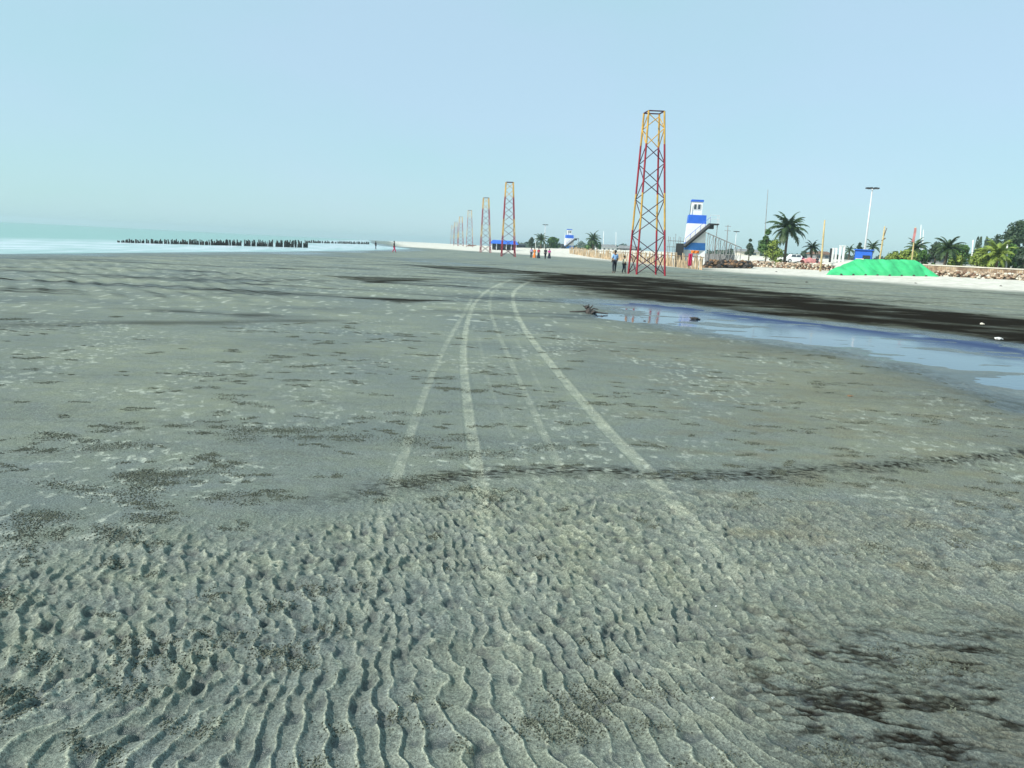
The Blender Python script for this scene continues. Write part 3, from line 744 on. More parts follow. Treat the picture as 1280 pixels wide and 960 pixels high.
l2 = dup(lk); x, y = D(711, 309, 268); l2.location = (x, y, H(712, 286.5, 268)-8.46); l2.rotation_euler = (0, 0, R(4)); l2.scale = (1.12, 1.12, 1)
tag(l2, 'small distant white and blue lookout tower right of the group of people', 'lookout tower', 'lookout towers')

# ------------------------------------------------------------------ vegetation
def palm(px, py, d, toppy, label, lean=0., nf=26, cat='palm tree', trunk_r=.16, mat_='leaf', fl=None, group='palm trees', name='palm_tree', droop=1.0):
    x, y = D(px, py, d); z = max(Z(x, y), H(px, py, d)-.6) if False else Z(x, y); top = H(px+lean*10, toppy, d); hgt = top-z
    r = empty(name, (x, y, z)); th = hgt*.68; fl = fl or max(1.2, hgt*.42)
    c = Vector((lean*hgt*.4, 0, th)); pts = [(0, 0, -.2), (c.x*.2, 0, th*.35), (c.x*.6, 0, th*.7), tuple(c)]
    mb = MB(); mb.tube(pts, [trunk_r*1.4, trunk_r, trunk_r*.9, trunk_r*.8], 8); mb.build('trunk', M['bark'], r, True)
    mb = MB()
    for i in range(nf):
        a = i*2.39996+random.uniform(-.2, .2); el = R(85-115*(i/nf)**.8*droop)+random.uniform(-.1, .1); L = fl*random.uniform(.8, 1.12)
        prev = c.copy(); dirh = Vector((math.cos(a), math.sin(a), 0)); seg = 9; e = el; rib = [c.copy()]
        for s_ in range(seg):
            e -= .045+.20*(s_/seg)*droop; prev = prev+(dirh*math.cos(e)+Vector((0, 0, math.sin(e))))*(L/seg); rib.append(prev.copy())
        mb.tube(rib, [.03]*4+[.018]*(seg-3), 3, caps=False)
        for s_ in range(1, seg+1):
            pp = rib[s_]; tdir = (rib[s_]-rib[s_-1]).normalized(); side = tdir.cross(Vector((0, 0, 1))).normalized() if abs(tdir.z) < .99 else Vector((1, 0, 0))
            ll = L*.26*math.sin(PI*(.15+.8*s_/seg))
            for sg in (-1, 1):
                for u in (0, .33, .66):
                    q = pp-tdir*(L/seg)*u; tip = q+side*sg*ll*.75+tdir*ll*.5+Vector((0, 0, -ll*random.uniform(.25, .65))); wd = tdir*.075*L/2
                    mb.add([q-wd, q+wd, tip], [(0, 1, 2)])
    mb.build('crown', M[mat_], r); tag(r, label, cat, group); return r
def bush(px, py, d, wpx, toppy, label, m='leafm', n=900, name='shrub', cat='shrub', trunk=False, group='shrubs and trees on the embankment', lean=0, leaf=.16, airy=.0, depth=.8):
    x, y = D(px, py, d); z = Z(x, y); top = H(px, toppy, d); hgt = max(.6, top-z); wd = wpx*d/F/2
    r = empty(name, (x, y, z)); mb = MB()
    if trunk:
        mb.tube([(0, 0, -.2), (.05, 0, hgt*.35), (.15*lean, .05, hgt*.75)], [.14, .1, .04], 6)
        for i in range(5):
            a = random.random()*6.28; z0 = hgt*random.uniform(.2, .5); mb.tube([(0, 0, z0), (math.cos(a)*wd*.6, math.sin(a)*wd*.5, z0+hgt*.3)], [.06, .02], 5)
    else:
        for i in range(7):
            a = random.random()*6.28; mb.tube([(0, 0, -.1), (math.cos(a)*wd*.5, math.sin(a)*wd*.4, hgt*.6)], [.035, .015], 4)
    mb.build('trunk' if trunk else 'stems', M['bark'], r)
    mb = MB(); lob = []
    for i in range(13):
        zz = random.uniform(.25, .9) if trunk else random.uniform(.12, .85)
        w_ = wd*(1-.55*zz) if trunk else wd*(1-.35*zz)
        lob.append((random.uniform(-1, 1)*w_*.8, random.uniform(-1, 1)*w_*depth*.7, hgt*zz*.92, random.uniform(.22, .42)*min(wd, hgt)))
    lob.append((0, 0, hgt-.2*min(wd, hgt), .25*min(wd, hgt)))
    for i in range(int(n*1.9)):
        L = random.choice(lob); v = Vector((random.gauss(0, 1), random.gauss(0, 1), random.gauss(0, 1))).normalized(); q = v*L[3]*random.uniform(.55, 1.15)
        pnt = Vector((L[0], L[1], L[2]))+q
        if pnt.z < .03: pnt.z = random.uniform(.03, .3)
        mb.leaf(pnt, (v+Vector((random.gauss(0, .5), random.gauss(0, .5), random.gauss(0, .5)+.4))), leaf*1.2*random.uniform(.6, 1.3), .55)
    mb.build('crown', M[m], r); tag(r, label, cat, group); return r

palm(981, 322, 126, 262, 'tallest dark coconut palm, right of the thin aerial mast', nf=34, fl=3.4, trunk_r=.2)
bush(957, 322, 129, 26, 287, 'dark green tree touching the left side of the tallest palm', 'leafm', 1500, 'leafy_tree', 'tree', True)
bush(967, 324, 124, 26, 300, 'olive shrub below the tallest palm', 'leafy', 700)
palm(1014, 322, 128, 297, 'small dark palm behind the pink covered cart', nf=20, fl=1.5)
bush(936, 320, 150, 12, 299, 'small dark round tree left of the thin aerial mast', 'leafd', 500, 'leafy_tree', 'tree', True)
palm(741, 309, 205, 292.5, 'lone dark palm right of the distant lookout tower', nf=22, fl=2.6, trunk_r=.2)
bush(741, 309, 206, 22, 300, 'low dark shrub at the foot of the lone palm', 'leafm', 400, leaf=.25)
palm(676, 309, 225, 293, 'distant palm behind the group of people', nf=20, fl=2.6, trunk_r=.2)
bush(664, 309, 235, 9, 297, 'distant small dark tree left of the palm behind the people', 'leafd', 350, 'leafy_tree', 'tree', True, leaf=.28)
bush(692, 309, 228, 18, 297, 'distant rounded dark tree between the far lamp and the far lookout tower', 'leafm', 600, 'leafy_tree', 'tree', True, leaf=.28)
bush(1073, 322, 150, 9, 304, 'small dark tree behind the blue kiosk', 'leafd', 350, 'leafy_tree', 'tree', True, leaf=.22)
palm(1089, 322, 150, 300, 'thin grey green palm just right of the lamp mast foot', nf=16, fl=1.9)
palm(1061, 322, 160, 306, 'low ragged palm left of the blue kiosk', nf=14, fl=1.5)
bush(1118, 325, 112, 26, 315, 'yellowish shrub between the two right wooden poles', 'leafy', 700)
bush(1133, 326, 111, 26, 312, 'tall yellow green shrub touching the pole with red rag', 'leafy', 800)
palm(1143, 324, 118, 296, 'dark palm directly behind the pole with red rag', nf=22, fl=1.9)
bush(1153, 328, 114, 24, 312, 'light green shrub right of the pole with red rag', 'leafm', 700)
bush(1168, 328, 122, 26, 303, 'grey green tree behind the right end of the green tarpaulin', 'leafd', 800, 'leafy_tree', 'tree', True)
palm(1180, 331, 108, 294, 'leaning dark palm above the right end of the green tarpaulin', lean=.14, nf=24, fl=2.2, trunk_r=.18)
bush(1199, 331, 116, 26, 306, 'dull olive tree right of the leaning palm', 'leafm', 800, 'leafy_tree', 'tree', True)
bush(1194, 332, 108, 26, 318, 'low brownish shrub at the foot of the leaning palm', 'leafy', 600)
bush(1225, 334, 105, 34, 311, 'broad bright green shrub under the thin cypress trees', 'leafy', 1300)
palm(1245, 335, 104, 303, 'bright green young palm above the brick wall', nf=26, fl=2.3, mat_='leafy', trunk_r=.15)
bush(1262, 335, 108, 34, 306, 'dark green shrub mass near the right edge behind the wall', 'leafm', 1200)
bush(1284, 337, 104, 30, 304, 'dark shrub cut by the right edge of the photo', 'leafd', 1000)
bush(1270, 330, 125, 44, 277, 'tall feathery casuarina tree at the right edge', 'leafd', 2600, 'casuarina_tree', 'tree', True, leaf=.2)
bush(1243, 330, 138, 30, 294, 'pale grey green casuarina left of the tall one', 'leafd', 900, 'casuarina_tree', 'tree', True, leaf=.16)
def cypress(px, toppy, d, label):
    x, y = D(px, 325, d); z = Z(x, y); hh = H(px, toppy, d)-z; r = empty('cypress_tree', (x, y, z))
    mb = MB(); mb.tube([(0, 0, -.1), (0, 0, hh*.7)], [.08, .03], 5); mb.build('trunk', M['bark'], r)
    mb = MB()
    for i in range(260):
        f = random.random(); rr = .34*(1-f)**.6+.03; a = random.random()*6.28; mb.leaf((math.cos(a)*rr, math.sin(a)*rr, hh*(.12+.88*f)), Vector((math.cos(a), math.sin(a), .3)), .16, .4)
    mb.build('crown', M['leafd'], r); tag(r, label, 'tree', 'thin cypress trees')
cypress(1218.5, 296, 120, 'leftmost of the three thin cypress trees'); cypress(1222, 296, 122, 'middle one of the three thin cypress trees'); cypress(1229.5, 296, 120, 'rightmost of the three thin cypress trees, standing apart')

# far-off wood fading in the haze
def farwood(px0, px1, d, hgt, label, seed):
    random.seed(seed); mb = MB(); n = int((px1-px0)*9)
    a = D(px0, 310, d); x0, y0 = a
    for i in range(n):
        px = random.uniform(px0, px1); hv = hgt*(.55+.45*(.5+.5*math.sin(px*.13+seed))*(.6+.4*math.sin(px*.47)))
        dd = d*random.uniform(.96, 1.06); x, y = D(px, 310, dd); z = Z(x, y)
        f = random.random(); mb.leaf((x-x0, y-y0, z+hv*f), Vector((random.gauss(0, 1), -1.2, random.gauss(0, 1))), d*.0033*random.uniform(.6, 1.3), .7)
    o = mb.build('distant_wood', M['farwood']); o.location = (x0, y0, 0); tag(o, label, 'woodland', kind='stuff')
farwood(722, 800, 620, 6.5, 'hazy line of far trees behind the stake fence', 1)
farwood(885, 1290, 330, 4.2, 'hazy far tree line behind the palms', 2)
farwood(640, 735, 420, 3.2, 'low hazy tree line behind the group of people', 3)
random.seed(11)

# ------------------------------------------------------------------ masts, poles
def mast(px0, py0, px1, py1, d, label, heads=8, rad=.16, arm=.95, m='steel', lean=0.):
    x, y = D(px0, py0, d); z = Z(x, y); zt = H(px1, py1, d); hh = zt-z
    x1, y1 = D(px1, py1, d); tx, ty = (x1-x)*.6, (y1-y)*.6; r = empty('lamp_mast', (x, y, z))
    mb = MB(); mb.tube([(0, 0, -.2), (tx, ty, hh)], [rad, rad*.55], 10); mb.build('pole', M[m], r, True)
    mb = MB(); mb.tube([(tx+math.cos(a)*arm*.45, ty+math.sin(a)*arm*.45, hh-.05) for a in [i*PI/6 for i in range(13)]], .04, 5)
    for a in (0, PI/2): mb.tube([(tx-math.cos(a)*arm*.45, ty-math.sin(a)*arm*.45, hh-.05), (tx+math.cos(a)*arm*.45, ty+math.sin(a)*arm*.45, hh-.05)], .035, 5)
    mb.build('lamp_ring', M['dark'], r)
    for i in range(heads):
        a = i*2*PI/heads+.2; mb = MB(); mb.box((tx+math.cos(a)*arm*.75, ty+math.sin(a)*arm*.75, hh+.02), (.42, .34, .16), rz=a); mb.build('floodlight', M['dark'], r)
    tag(r, label, 'lamp mast'); return r
mast(1080, 320, 1090.5, 235.5, 125, 'tall white floodlight mast behind the blue kiosk')
mast(680.5, 309, 681.5, 281, 230, 'far thin floodlight mast behind the group of people', rad=.14, heads=6, arm=.8)
mast(918.5, 312, 920.5, 289.5, 185, 'far lamp pole right of the sloping shed roof', rad=.10, heads=3, arm=.6)
def pole(px0, py0, px1, py1, d, m, rad, label, name='wooden_pole', cat='pole', extra=None, group='wooden poles behind the tarpaulin'):
    x, y = D(px0, py0, d); z = Z(x, y); x1, y1 = D(px1, py1, d); hh = H(px1, py1, d)-z
    r = empty(name, (x, y, z)); mb = MB(); tx, ty = x1-x, y1-y
    tx -= 0; mb.tube([(0, 0, -.3), (tx*.3, ty*.3, hh*.35), (tx*.72, ty*.72, hh*.72), (tx, ty, hh)], [rad*1.15, rad, rad*.9, rad*.7], 8); mb.build('shaft', M[m], r, True)
    if extra == 'rag':
        mb = MB(); vs = []
        for i in range(6):
            for j_ in range(2): vs.append((tx+.05+(-.28 if j_ else .0)+.05*math.sin(i), ty-.12-.04*math.cos(i*1.7), hh-.1-i*.3))
        mb.add(vs, [(i*2, i*2+1, i*2+3, i*2+2) for i in range(5)]); mb.build('rag', M['pink'], r)
    if extra == 'fork':
        mb = MB(); mb.tube([(tx*.75, ty*.75, hh*.75), (tx+.25, ty, hh*.97)], [rad*.6, rad*.4], 6); mb.tube([(tx*.7-.1, ty*.7, hh*.70), (tx*.75+.25, ty*.75, hh*.76)], [.07, .07], 6); mb.build('branch', M['wood2'], r)
    if extra == 'cross':
        mb = MB()
        for f in (.95, .8): mb.box((tx*f, ty*f, hh*f), (1.3, .1, .1))
        mb.build('cross_arm', M['grey'], r)
    tag(r, label, cat, group); return r
pole(1027, 326, 1031, 275, 100, 'bamboo', .115, 'leftmost stout yellowish wooden pole, left of the green tarpaulin')
pole(1099, 328, 1106, 283, 96, 'bamboo', .10, 'forked yellowish wooden pole right of the blue kiosk', extra='fork')
pole(1139.5, 330, 1144.5, 284, 96, 'bamboo', .085, 'pale wooden pole with pinkish red rag at its top', extra='rag')
pole(954, 320, 960, 237, 190, 'grey', .09, 'very tall thin aerial mast left of the tallest palm', 'aerial_mast', 'mast', group=None)
pole(908, 312, 910, 281, 175, 'grey', .12, 'grey electric pole with cross arms right of the sloping shed', 'electric_pole', 'pole', extra='cross', group=None)
pole(1149.5, 320, 1151.5, 281, 150, 'white', .07, 'thin white post just right of the pole with red rag', 'white_post', 'post', group='thin white posts')
pole(1153.5, 318, 1154.5, 287, 155, 'white', .06, 'shorter thin white post right of the pole with red rag', 'white_post', 'post', group='thin white posts')
pole(1214.5, 330, 1216.5, 300, 115, 'white', .09, 'thin white post left of the three cypress trees', 'white_post', 'post', group='thin white posts')
pole(1258.5, 334, 1259.5, 301, 106, 'white', .09, 'white post above the shrubs near the right edge', 'white_post', 'post', group='thin white posts')
pole(754.5, 309, 754.7, 289, 260, 'white', .10, 'distant thin white pole right of the lone palm', 'white_post', 'post', group='thin white posts')
pole(770, 309, 770.2, 290, 290, 'white', .09, 'distant thin white pole above the blue-shirted adult', 'white_post', 'post', group='thin white posts')
pole(706, 300, 706.2, 291, 300, 'white', .08, 'distant thin white pole touching the far lookout tower', 'white_post', 'post', group='thin white posts')
pole(669.5, 309, 669.7, 296, 260, 'white', .09, 'distant thin white pole left of the far palm', 'white_post', 'post', group='thin white posts')

# scaffolding beside the lookout tower
def scaffold(px, py, d, w_, hh, dpt, label):
    x, y = D(px, py, d); z = Z(x, y); r = empty('scaffold', (x, y, z)); nx = 3
    for i in range(nx+1):
        for j_ in (0, 1):
            mb = MB(); xx = -w_/2+w_*i/nx; mb.tube([(xx, j_*dpt, -.1), (xx, j_*dpt, hh*random.uniform(.82, 1.05))], .035, 5); mb.build('standard', M['grey'], r)
    for k in range(1, 5):
        for j_ in (0, 1):
            mb = MB(); zz = hh*.2*k; mb.tube([(-w_/2-.2, j_*dpt-.05, zz), (w_/2+.2, j_*dpt-.05, zz)], .03, 5); mb.build('ledger', M['grey'], r)
    tag(r, label, 'scaffold')
scaffold(846, 318, 112, 2.2, 4.2, 1.2, 'thin grey scaffold left of the nearer lookout tower')

# shed with long sloping roof
def shed():
    d = 122; x, y = D(900, 318, d); z = Z(x, y); r = empty('open_shed', (x, y, z)); k = d/F
    zt = lambda py: H(900, py, d)-z
    mb = MB(); xl, xr = -19*k, 22*k; L, Rr = zt(292), zt(308)
    mb.add([(xl, -1.2, L), (xr, -1.2, Rr), (xr, 1.4, Rr+.25), (xl, 1.4, L+.25), (xl, -1.2, L-.12), (xr, -1.2, Rr-.12), (xr, 1.4, Rr+.13), (xl, 1.4, L+.13)],
           [(0, 1, 2, 3), (7, 6, 5, 4), (0, 4, 5, 1), (1, 5, 6, 2), (2, 6, 7, 3), (3, 7, 4, 0)]); mb.build('roof', M['grey'], r)
    for i in range(7):
        f = i/6
        for yy in (-1.1, 1.2):
            mb = MB(); xx = xl+(xr-xl)*f*.98+.1; mb.tube([(xx, yy, -.2), (xx, yy, L+(Rr-L)*f+.02)], .05, 5); mb.build('post', M['grey'], r)
    for i in range(6):
        mb = MB(); f0, f1 = i/6, (i+1)/6; mb.tube([(xl+(xr-xl)*f0+.1, -1.15, .2), (xl+(xr-xl)*f1, -1.15, L+(Rr-L)*f1-.1)], .035, 4); mb.build('brace', M['grey'], r)
    mb = MB(); mb.box(((xl+xr)/2, 1.3, .8), (xr-xl-.3, .06, 1.5)); mb.build('back_wall', M['grey'], r)
    tag(r, 'weathered grey open shed with long sloping roof right of the lookout tower', 'shed')
shed()
# dark heap of debris and rubble bank
def heap(name, px0, px1, py, d0, d1, hgt, m, n, label, cat, rs=(.15, .4), kind=None):
    x0, y0 = D((px0+px1)/2, py, (d0+d1)/2); z0 = Z(x0, y0); mb = MB()
    for i in range(n):
        f = random.random(); px = px0+(px1-px0)*f; dd = d0+(d1-d0)*f+random.uniform(-1.2, 1.6); x, y = D(px, py, dd)
        e = min(1, min(f, 1-f)*9+.25); zz = random.random()**1.3*hgt*e
        mb.rock((x-x0, y-y0, Z(x, y)-z0+zz), random.uniform(*rs), random.randrange(len(m)))
    o = mb.build(name, [M[q] for q in m]); o.location = (x0, y0, z0); tag(o, label, cat, kind=kind); return o
heap('debris_heap', 880, 941, 326, 103, 106, .95, ['darkstone', 'wood2', 'darkstone'], 260, 'dark low heap of debris right of the stake fence end', 'debris heap', kind='stuff')
heap('rubble_bank', 925, 1050, 327, 116, 104, .75, ['stone', 'coping', 'stone', 'rust'], 800, 'sandy brown rubble bank left of the green tarpaulin', 'rubble', (.10, .28), kind='stuff')
heap('rubble_bank', 1160, 1300, 341, 97, 94, .62, ['stone', 'stone', 'coping', 'rust'], 700, 'brown stone rubble along the foot of the wall at right', 'rubble', (.10, .26), kind='stuff')

# retaining wall at right
def wall():
    pts = [D(1150, 334, 98), D(1200, 337, 97), D(1250, 340, 96), D(1320, 344, 95), D(1400, 349, 94)]
    x0, y0 = pts[0]; z0 = Z(x0, y0); r = empty('retaining_wall', (x0, y0, z0)); mb = MB(); mc = MB()
    for (ax, ay), (bx, by) in zip(pts[:-1], pts[1:]):
        L = math.hypot(bx-ax, by-ay); an = math.atan2(by-ay, bx-ax); cx, cy = (ax+bx)/2-x0, (ay+by)/2-y0
        mb.box((cx, cy, .35), (L, .4, 1.5), rz=an); mc.box((cx, cy, 1.16), (L, .55, .12), rz=an)
    wm_, t, p = newmat('old_masonry'); tc = t.new('ShaderNodeTexCoord'); br = t.new('ShaderNodeTexBrick'); br.inputs['Scale'].default_value = 1.6
    br.inputs['Color1'].default_value = (.36, .22, .13, 1); br.inputs['Color2'].default_value = (.48, .36, .22, 1); br.inputs['Mortar'].default_value = (.55, .5, .4, 1)
    t.link(tc.outputs['Object'], br.inputs['Vector']); t.link(t.mix(t.ramp(t.noise(tc.outputs['Object'], 1.5), .4, .6), br.outputs[0], (.18, .12, .08, 1)), p.inputs['Base Color']); p.inputs['Roughness'].default_value = .9
    mb.build('masonry', wm_, r); mc.build('coping', M['coping'], r); tag(r, 'low brown masonry wall with pale coping at the right edge', 'wall')
wall()

# ------------------------------------------------------------------ green tarpaulin
def GZ(px, py):
    for q_ in range(200, 1400):
        x, y = D(px, py, q_*.1)
        if H(px, py, q_*.1) <= Z(x, y): return (x, y)
def tarp():
    pL = GZ(1036, 343.5); pR = GZ(1175, 346); a = Vector((*pL, Z(*pL))); b = Vector((*pR, Z(*pR))); u = (b-a).normalized(); L = (b-a).length
    vdir = Vector((-u.y, u.x, 0)).normalized()
    NU, NV = 160, 26; vs = []
    for i in range(NU+1):
        f = i/NU
        for j_ in range(NV+1):
            g = j_/NV; w_ = 3.0
            env = min(1, .06+f/.32)**.85*(min(1, (1-f)/.16)**.9)*min(1, f/.03)
            dk = math.hypot(a.x+u.x*f*L, a.y+u.y*f*L)/F; hh = 16.5*dk*env*(min(1, g/.62)**.8 if g < .8 else max(0, (1-g)/.2)**.6)
            slant = f*L+g*1.5
            fold = .13*abs(math.sin(slant*PI/1.3))**.5*min(1, hh*2.5)
            pnt = a+u*(f*L+.10*math.sin(g*9+f*5))+vdir*(g*w_*(.35+.65*env)+.08*math.sin(f*31))
            z = Z(pnt.x, pnt.y)+max(0, hh)+fold-.02+(.02*math.sin(f*90+g*7) if hh > .1 else 0)
            vs.append((pnt.x-a.x, pnt.y-a.y, z-a.z))
    mb = MB(); mb.add(vs, [(i*(NV+1)+j_, (i+1)*(NV+1)+j_, (i+1)*(NV+1)+j_+1, i*(NV+1)+j_+1) for i in range(NU) for j_ in range(NV)])
    m_ = mat('green_plastic_sheet', (.045, .50, .18, 1), .55, .3, .8); root = empty('tarpaulin_heap', a)
    mb.build('green_sheet', m_, root, True)
    for i in range(1, 9):
        f = i/9.2; p_ = a+u*(f*L)-vdir*.12; mb = MB(); mb.rock((p_.x-a.x, p_.y-a.y, Z(p_.x, p_.y)-a.z+.08), .14); mb.build('weight_stone', M['darkstone'], root)
    tag(root, 'long heap covered with bright green plastic tarpaulin on the pale sand', 'tarpaulin heap')
tarp()

# ------------------------------------------------------------------ kiosk, car, cart
def kiosk():
    d = 98; x, y = D(1078.5, 326, d); zt = H(1078, 312, d); zb = H(1078, 326, d); z = min(Z(x, y), zb); hh = zt-z; k = d/F; w_ = 18.5*k
    r = empty('kiosk', (x, y, z), R(-25)); mb = MB(); mb.box((0, 0, hh/2-.05), (w_, w_*.75, hh-.1)); mb.build('body', M['blue'], r)
    mb = MB(); mb.box((0, -.05, hh-.03), (w_+.2, w_*.75+.25, .1)); mb.build('roof', M['blue'], r)
    mb = MB(); mb.box((w_*.18, -w_*.375-.02, hh*.68), (w_*.42, .03, .42)); mb.build('hatch', M['dark'], r)
    mb = MB(); mb.box((-w_*.18, -w_*.375-.05, hh-1.15), (w_*.45, .04, .28)); mb.build('panel', M['coping'], r)
    for sx in (-1, 1):
        for sy in (-1, 1): mb = MB(); mb.tube([(sx*w_*.48, sy*w_*.36, -.1), (sx*w_*.48, sy*w_*.36, hh)], .04, 5); mb.build('corner_post', M['dark'], r)
    tag(r, 'small bright blue kiosk box behind the green tarpaulin', 'kiosk')
kiosk()
def car(px, py, d, rz, paint, label, L=3.7):
    x, y = D(px, py, d); z = Z(x, y); r = empty('parked_car', (x, y, z), rz); W = 1.6
    prof = [(-.5, .30), (-.5, .72), (-.40, .86), (-.30, .92), (-.20, 1.42), (.18, 1.45), (.30, .98), (.46, .86), (.5, .62), (.5, .30)]
    mb = MB(); n = len(prof); ws = [1 if zz < 1.1 else .80 for _, zz in prof]
    vs = [(px_*L, -W/2*w_, zz) for (px_, zz), w_ in zip(prof, ws)]+[(px_*L, W/2*w_, zz) for (px_, zz), w_ in zip(prof, ws)]
    mb.add(vs, [(i, (i+1) % n, n+(i+1) % n, n+i) for i in range(n)]+[tuple(range(n))[::-1], tuple(range(n, 2*n))]); mb.build('body', M[paint], r)
    for sy in (-1, 1):
        for (a, b) in ((-.24, -.03), (.0, .20)):
            mb = MB(); mb.add([(a*L-.1, sy*W*.49, 1.0), (b*L, sy*W*.49, 1.0), (b*L-.02, sy*W*.425, 1.36), (a*L+.1, sy*W*.425, 1.36)], [(0, 1, 2, 3)])
            o = mb.build('window', M['glass'], r); sm = o.modifiers.new('t', 'SOLIDIFY'); sm.thickness = .04; sm.offset = 0
        for xx in (-.31, .32):
            mb = MB(); mb.tube([(xx*L, sy*(W/2-.18), .31), (xx*L, sy*(W/2+.02), .31)], .31, 14); wh = mb.build('wheel', M['rubber'], r)
            mb = MB(); mb.tube([(xx*L, sy*(W/2+.01), .31), (xx*L, sy*(W/2+.04), .31)], .17, 10); mb.build('rim', M['steel'], wh)
        mb = MB(); mb.box((L*.495, sy*.55, .70), (.06, .28, .14)); mb.build('headlight', M['steel'], r)
    mb = MB(); mb.add([(.205*L, -.6, 1.40), (.205*L, .6, 1.40), (.305*L, .68, 1.0), (.305*L, -.68, 1.0)], [(0, 1, 2, 3)]); o = mb.build('windscreen', M['glass'], r)
    sm = o.modifiers.new('t', 'SOLIDIFY'); sm.thickness = .05; sm.offset = 0
    tag(r, label, 'car'); return r
car(993.5, 321, 142, R(5), 'carpaint', 'white car parked behind the rubble bank, right of the tallest palm')
def cart(px, py, d, label):
    x, y = D(px, py, d); r = empty('covered_cart', (x, y, Z(x, y)), R(10)); mb = MB()
    n = 18; vs = []
    for i in range(n+1):
        f = i/n; hh = (.55+.35*math.sin(f*PI)+.08*math.sin(f*17))
        for j_ in range(9):
            g = j_/8; a = PI*g; vs.append(((f-.5)*2.6, -math.cos(a)*.75*(1+.05*math.sin(f*23+g*5)), .45+math.sin(a)**.7*hh))
    mb.add(vs, [(i*9+j_, (i+1)*9+j_, (i+1)*9+j_+1, i*9+j_+1) for i in range(n) for j_ in range(8)]); mb.build('cloth_cover', M['pink'], r, True)
    mb = MB(); mb.box((0, 0, .40), (2.5, 1.35, .14)); mb.build('bed', M['wood2'], r)
    for sx in (-.75, .75):
        for sy in (-.76, .76):
            mb = MB(); ring = [(sx+math.cos(a)*.34, sy, .34+math.sin(a)*.34) for a in [q*PI/8 for q in range(17)]]; mb.tube(ring, .035, 5)
            for a in range(4): mb.tube([(sx-math.cos(a*PI/4)*.33, sy, .34-math.sin(a*PI/4)*.33), (sx+math.cos(a*PI/4)*.33, sy, .34+math.sin(a*PI/4)*.33)], .012, 4)
            mb.build('wheel', M['rubber'], r)
    mb = MB(); mb.tube([(1.25, -.4, .5), (2.0, -.4, .85), (2.0, .4, .85), (1.25, .4, .5)], .03, 5); mb.build('handle', M['dark'], r)
    tag(r, label, 'cart'); return r
cart(1013, 322, 126, 'cart under a faded pink cover right of the white car')
pplace(1004, 322, 128, R(200), 1.6, 'magenta', 'magenta', 'person in magenta dress between the white car and the pink cart', skirt=True)
pplace(1022, 322, 125, R(170), 1.55, 'trouser', 'trouser', 'person in black at the right end of the pink cart', stride=.1)

# red and orange cloths on the fence
def cloth(px, pyt, pyb, wpx, d, m, label):
    x, y = D(px, pyt, d); zt = H(px, pyt, d); zb = H(px, pyb, d); w_ = wpx*d/F; mb = MB(); NU, NV = 10, 8; vs = []
    for i in range(NU+1):
        for j_ in range(NV+1): vs.append(((i/NU-.5)*w_*(1-.1*j_/NV), -.03+.05*math.sin(i*1.3+j_*.4), -(zt-zb)*j_/NV*(1+.05*math.sin(i*2))))
    mb.add(vs, [(i*(NV+1)+j_, i*(NV+1)+j_+1, (i+1)*(NV+1)+j_+1, (i+1)*(NV+1)+j_) for i in range(NU) for j_ in range(NV)])
    o = mb.build('hanging_cloth', M[m], None, True); o.location = (x, y, zt); sm = o.modifiers.new('t', 'SOLIDIFY'); sm.thickness = .015; tag(o, label, 'cloth'); return o
cloth(863.5, 317, 332.5, 5, 93.2, 'crimson', 'red cloth hanging on the stake fence below the lookout tower')
cloth(869, 313.2, 316.8, 10, 93.3, 'orange', 'orange cloth draped along the top of the stake fence')

# ------------------------------------------------------------------ far buildings
def hut(name, px, pyb, pyt, wpx, d, wallm, roofm, label, rz=0., over=.4, dep=5., cols=0, wins=2):
    x, y = D(px, pyb, d); zb = min(Z(x, y), H(px, pyb, d)); hh = H(px, pyt, d)-zb; w_ = wpx*d/F; r = empty(name, (x, y, zb), rz)
    eh = hh*.62; mb = MB()
    if cols:
        for i in range(cols):
            mb = MB(); xx = (i/(cols-1)-.5)*w_*.94; mb.tube([(xx, -dep/2+.2, 0), (xx, -dep/2+.2, eh)], .11, 6); mb.build('column', M['white'], r)
        mb = MB(); mb.box((0, .7, eh/2), (w_*.9, dep-1.6, eh))
    else: mb.box((0, 0, eh/2), (w_, dep, eh))
    wl = mb.build('wall', M[wallm], r)
    mb = MB(); a, b = w_/2+over, dep/2+over
    mb.add([(-a, -b, eh), (a, -b, eh), (a, b, eh), (-a, b, eh), (-a*.8, 0, hh), (a*.8, 0, hh), ], [(0, 1, 5, 4), (1, 2, 5), (2, 3, 4, 5), (3, 0, 4), (3, 2, 1, 0)]); mb.build('roof', M[roofm], r)
    for i in range(wins):
        mb = MB(); yy = (.7-(dep-1.6)/2-.03) if cols else -dep/2-.03; mb.box(((i+.5)/wins*w_*.85-w_*.425, yy, eh*.5), (w_*.85/wins*.45, .06, eh*.45)); mb.build('window', M['glass'], r)
    tag(r, label, 'building', 'far buildings on the embankment'); return r
hut('pavilion', 630, 310, 300.5, 32, 210, 'dark', 'blue', 'open pavilion with bright blue roof behind the second lattice tower', cols=6, wins=3)
hut('small_house', 651, 309, 304.5, 11, 260, 'trouser', 'dark', 'low dark shelter right of the blue roofed pavilion')
hut('small_house', 590, 311, 306, 10, 330, 'pink', 'rust', 'tiny faded pink hut behind the fourth lattice tower')
hut('small_house', 700, 309, 305, 20, 290, 'grey', 'dark', 'low grey building left of the far lookout tower')
hut('small_house', 757, 311, 305.5, 24, 240, 'white', 'grey', 'low white building right of the lone palm', wins=4)
hut('small_house', 783, 312, 307, 18, 250, 'grey', 'grey', 'low grey building left of the nearest lattice tower')
hut('small_house', 1024, 320, 314, 18, 190, 'grey', 'rust', 'low rust roofed building right of the small dark palm')
hut('small_house', 934, 318, 311.5, 22, 200, 'coping', 'grey', 'low pale house right of the sloping shed')
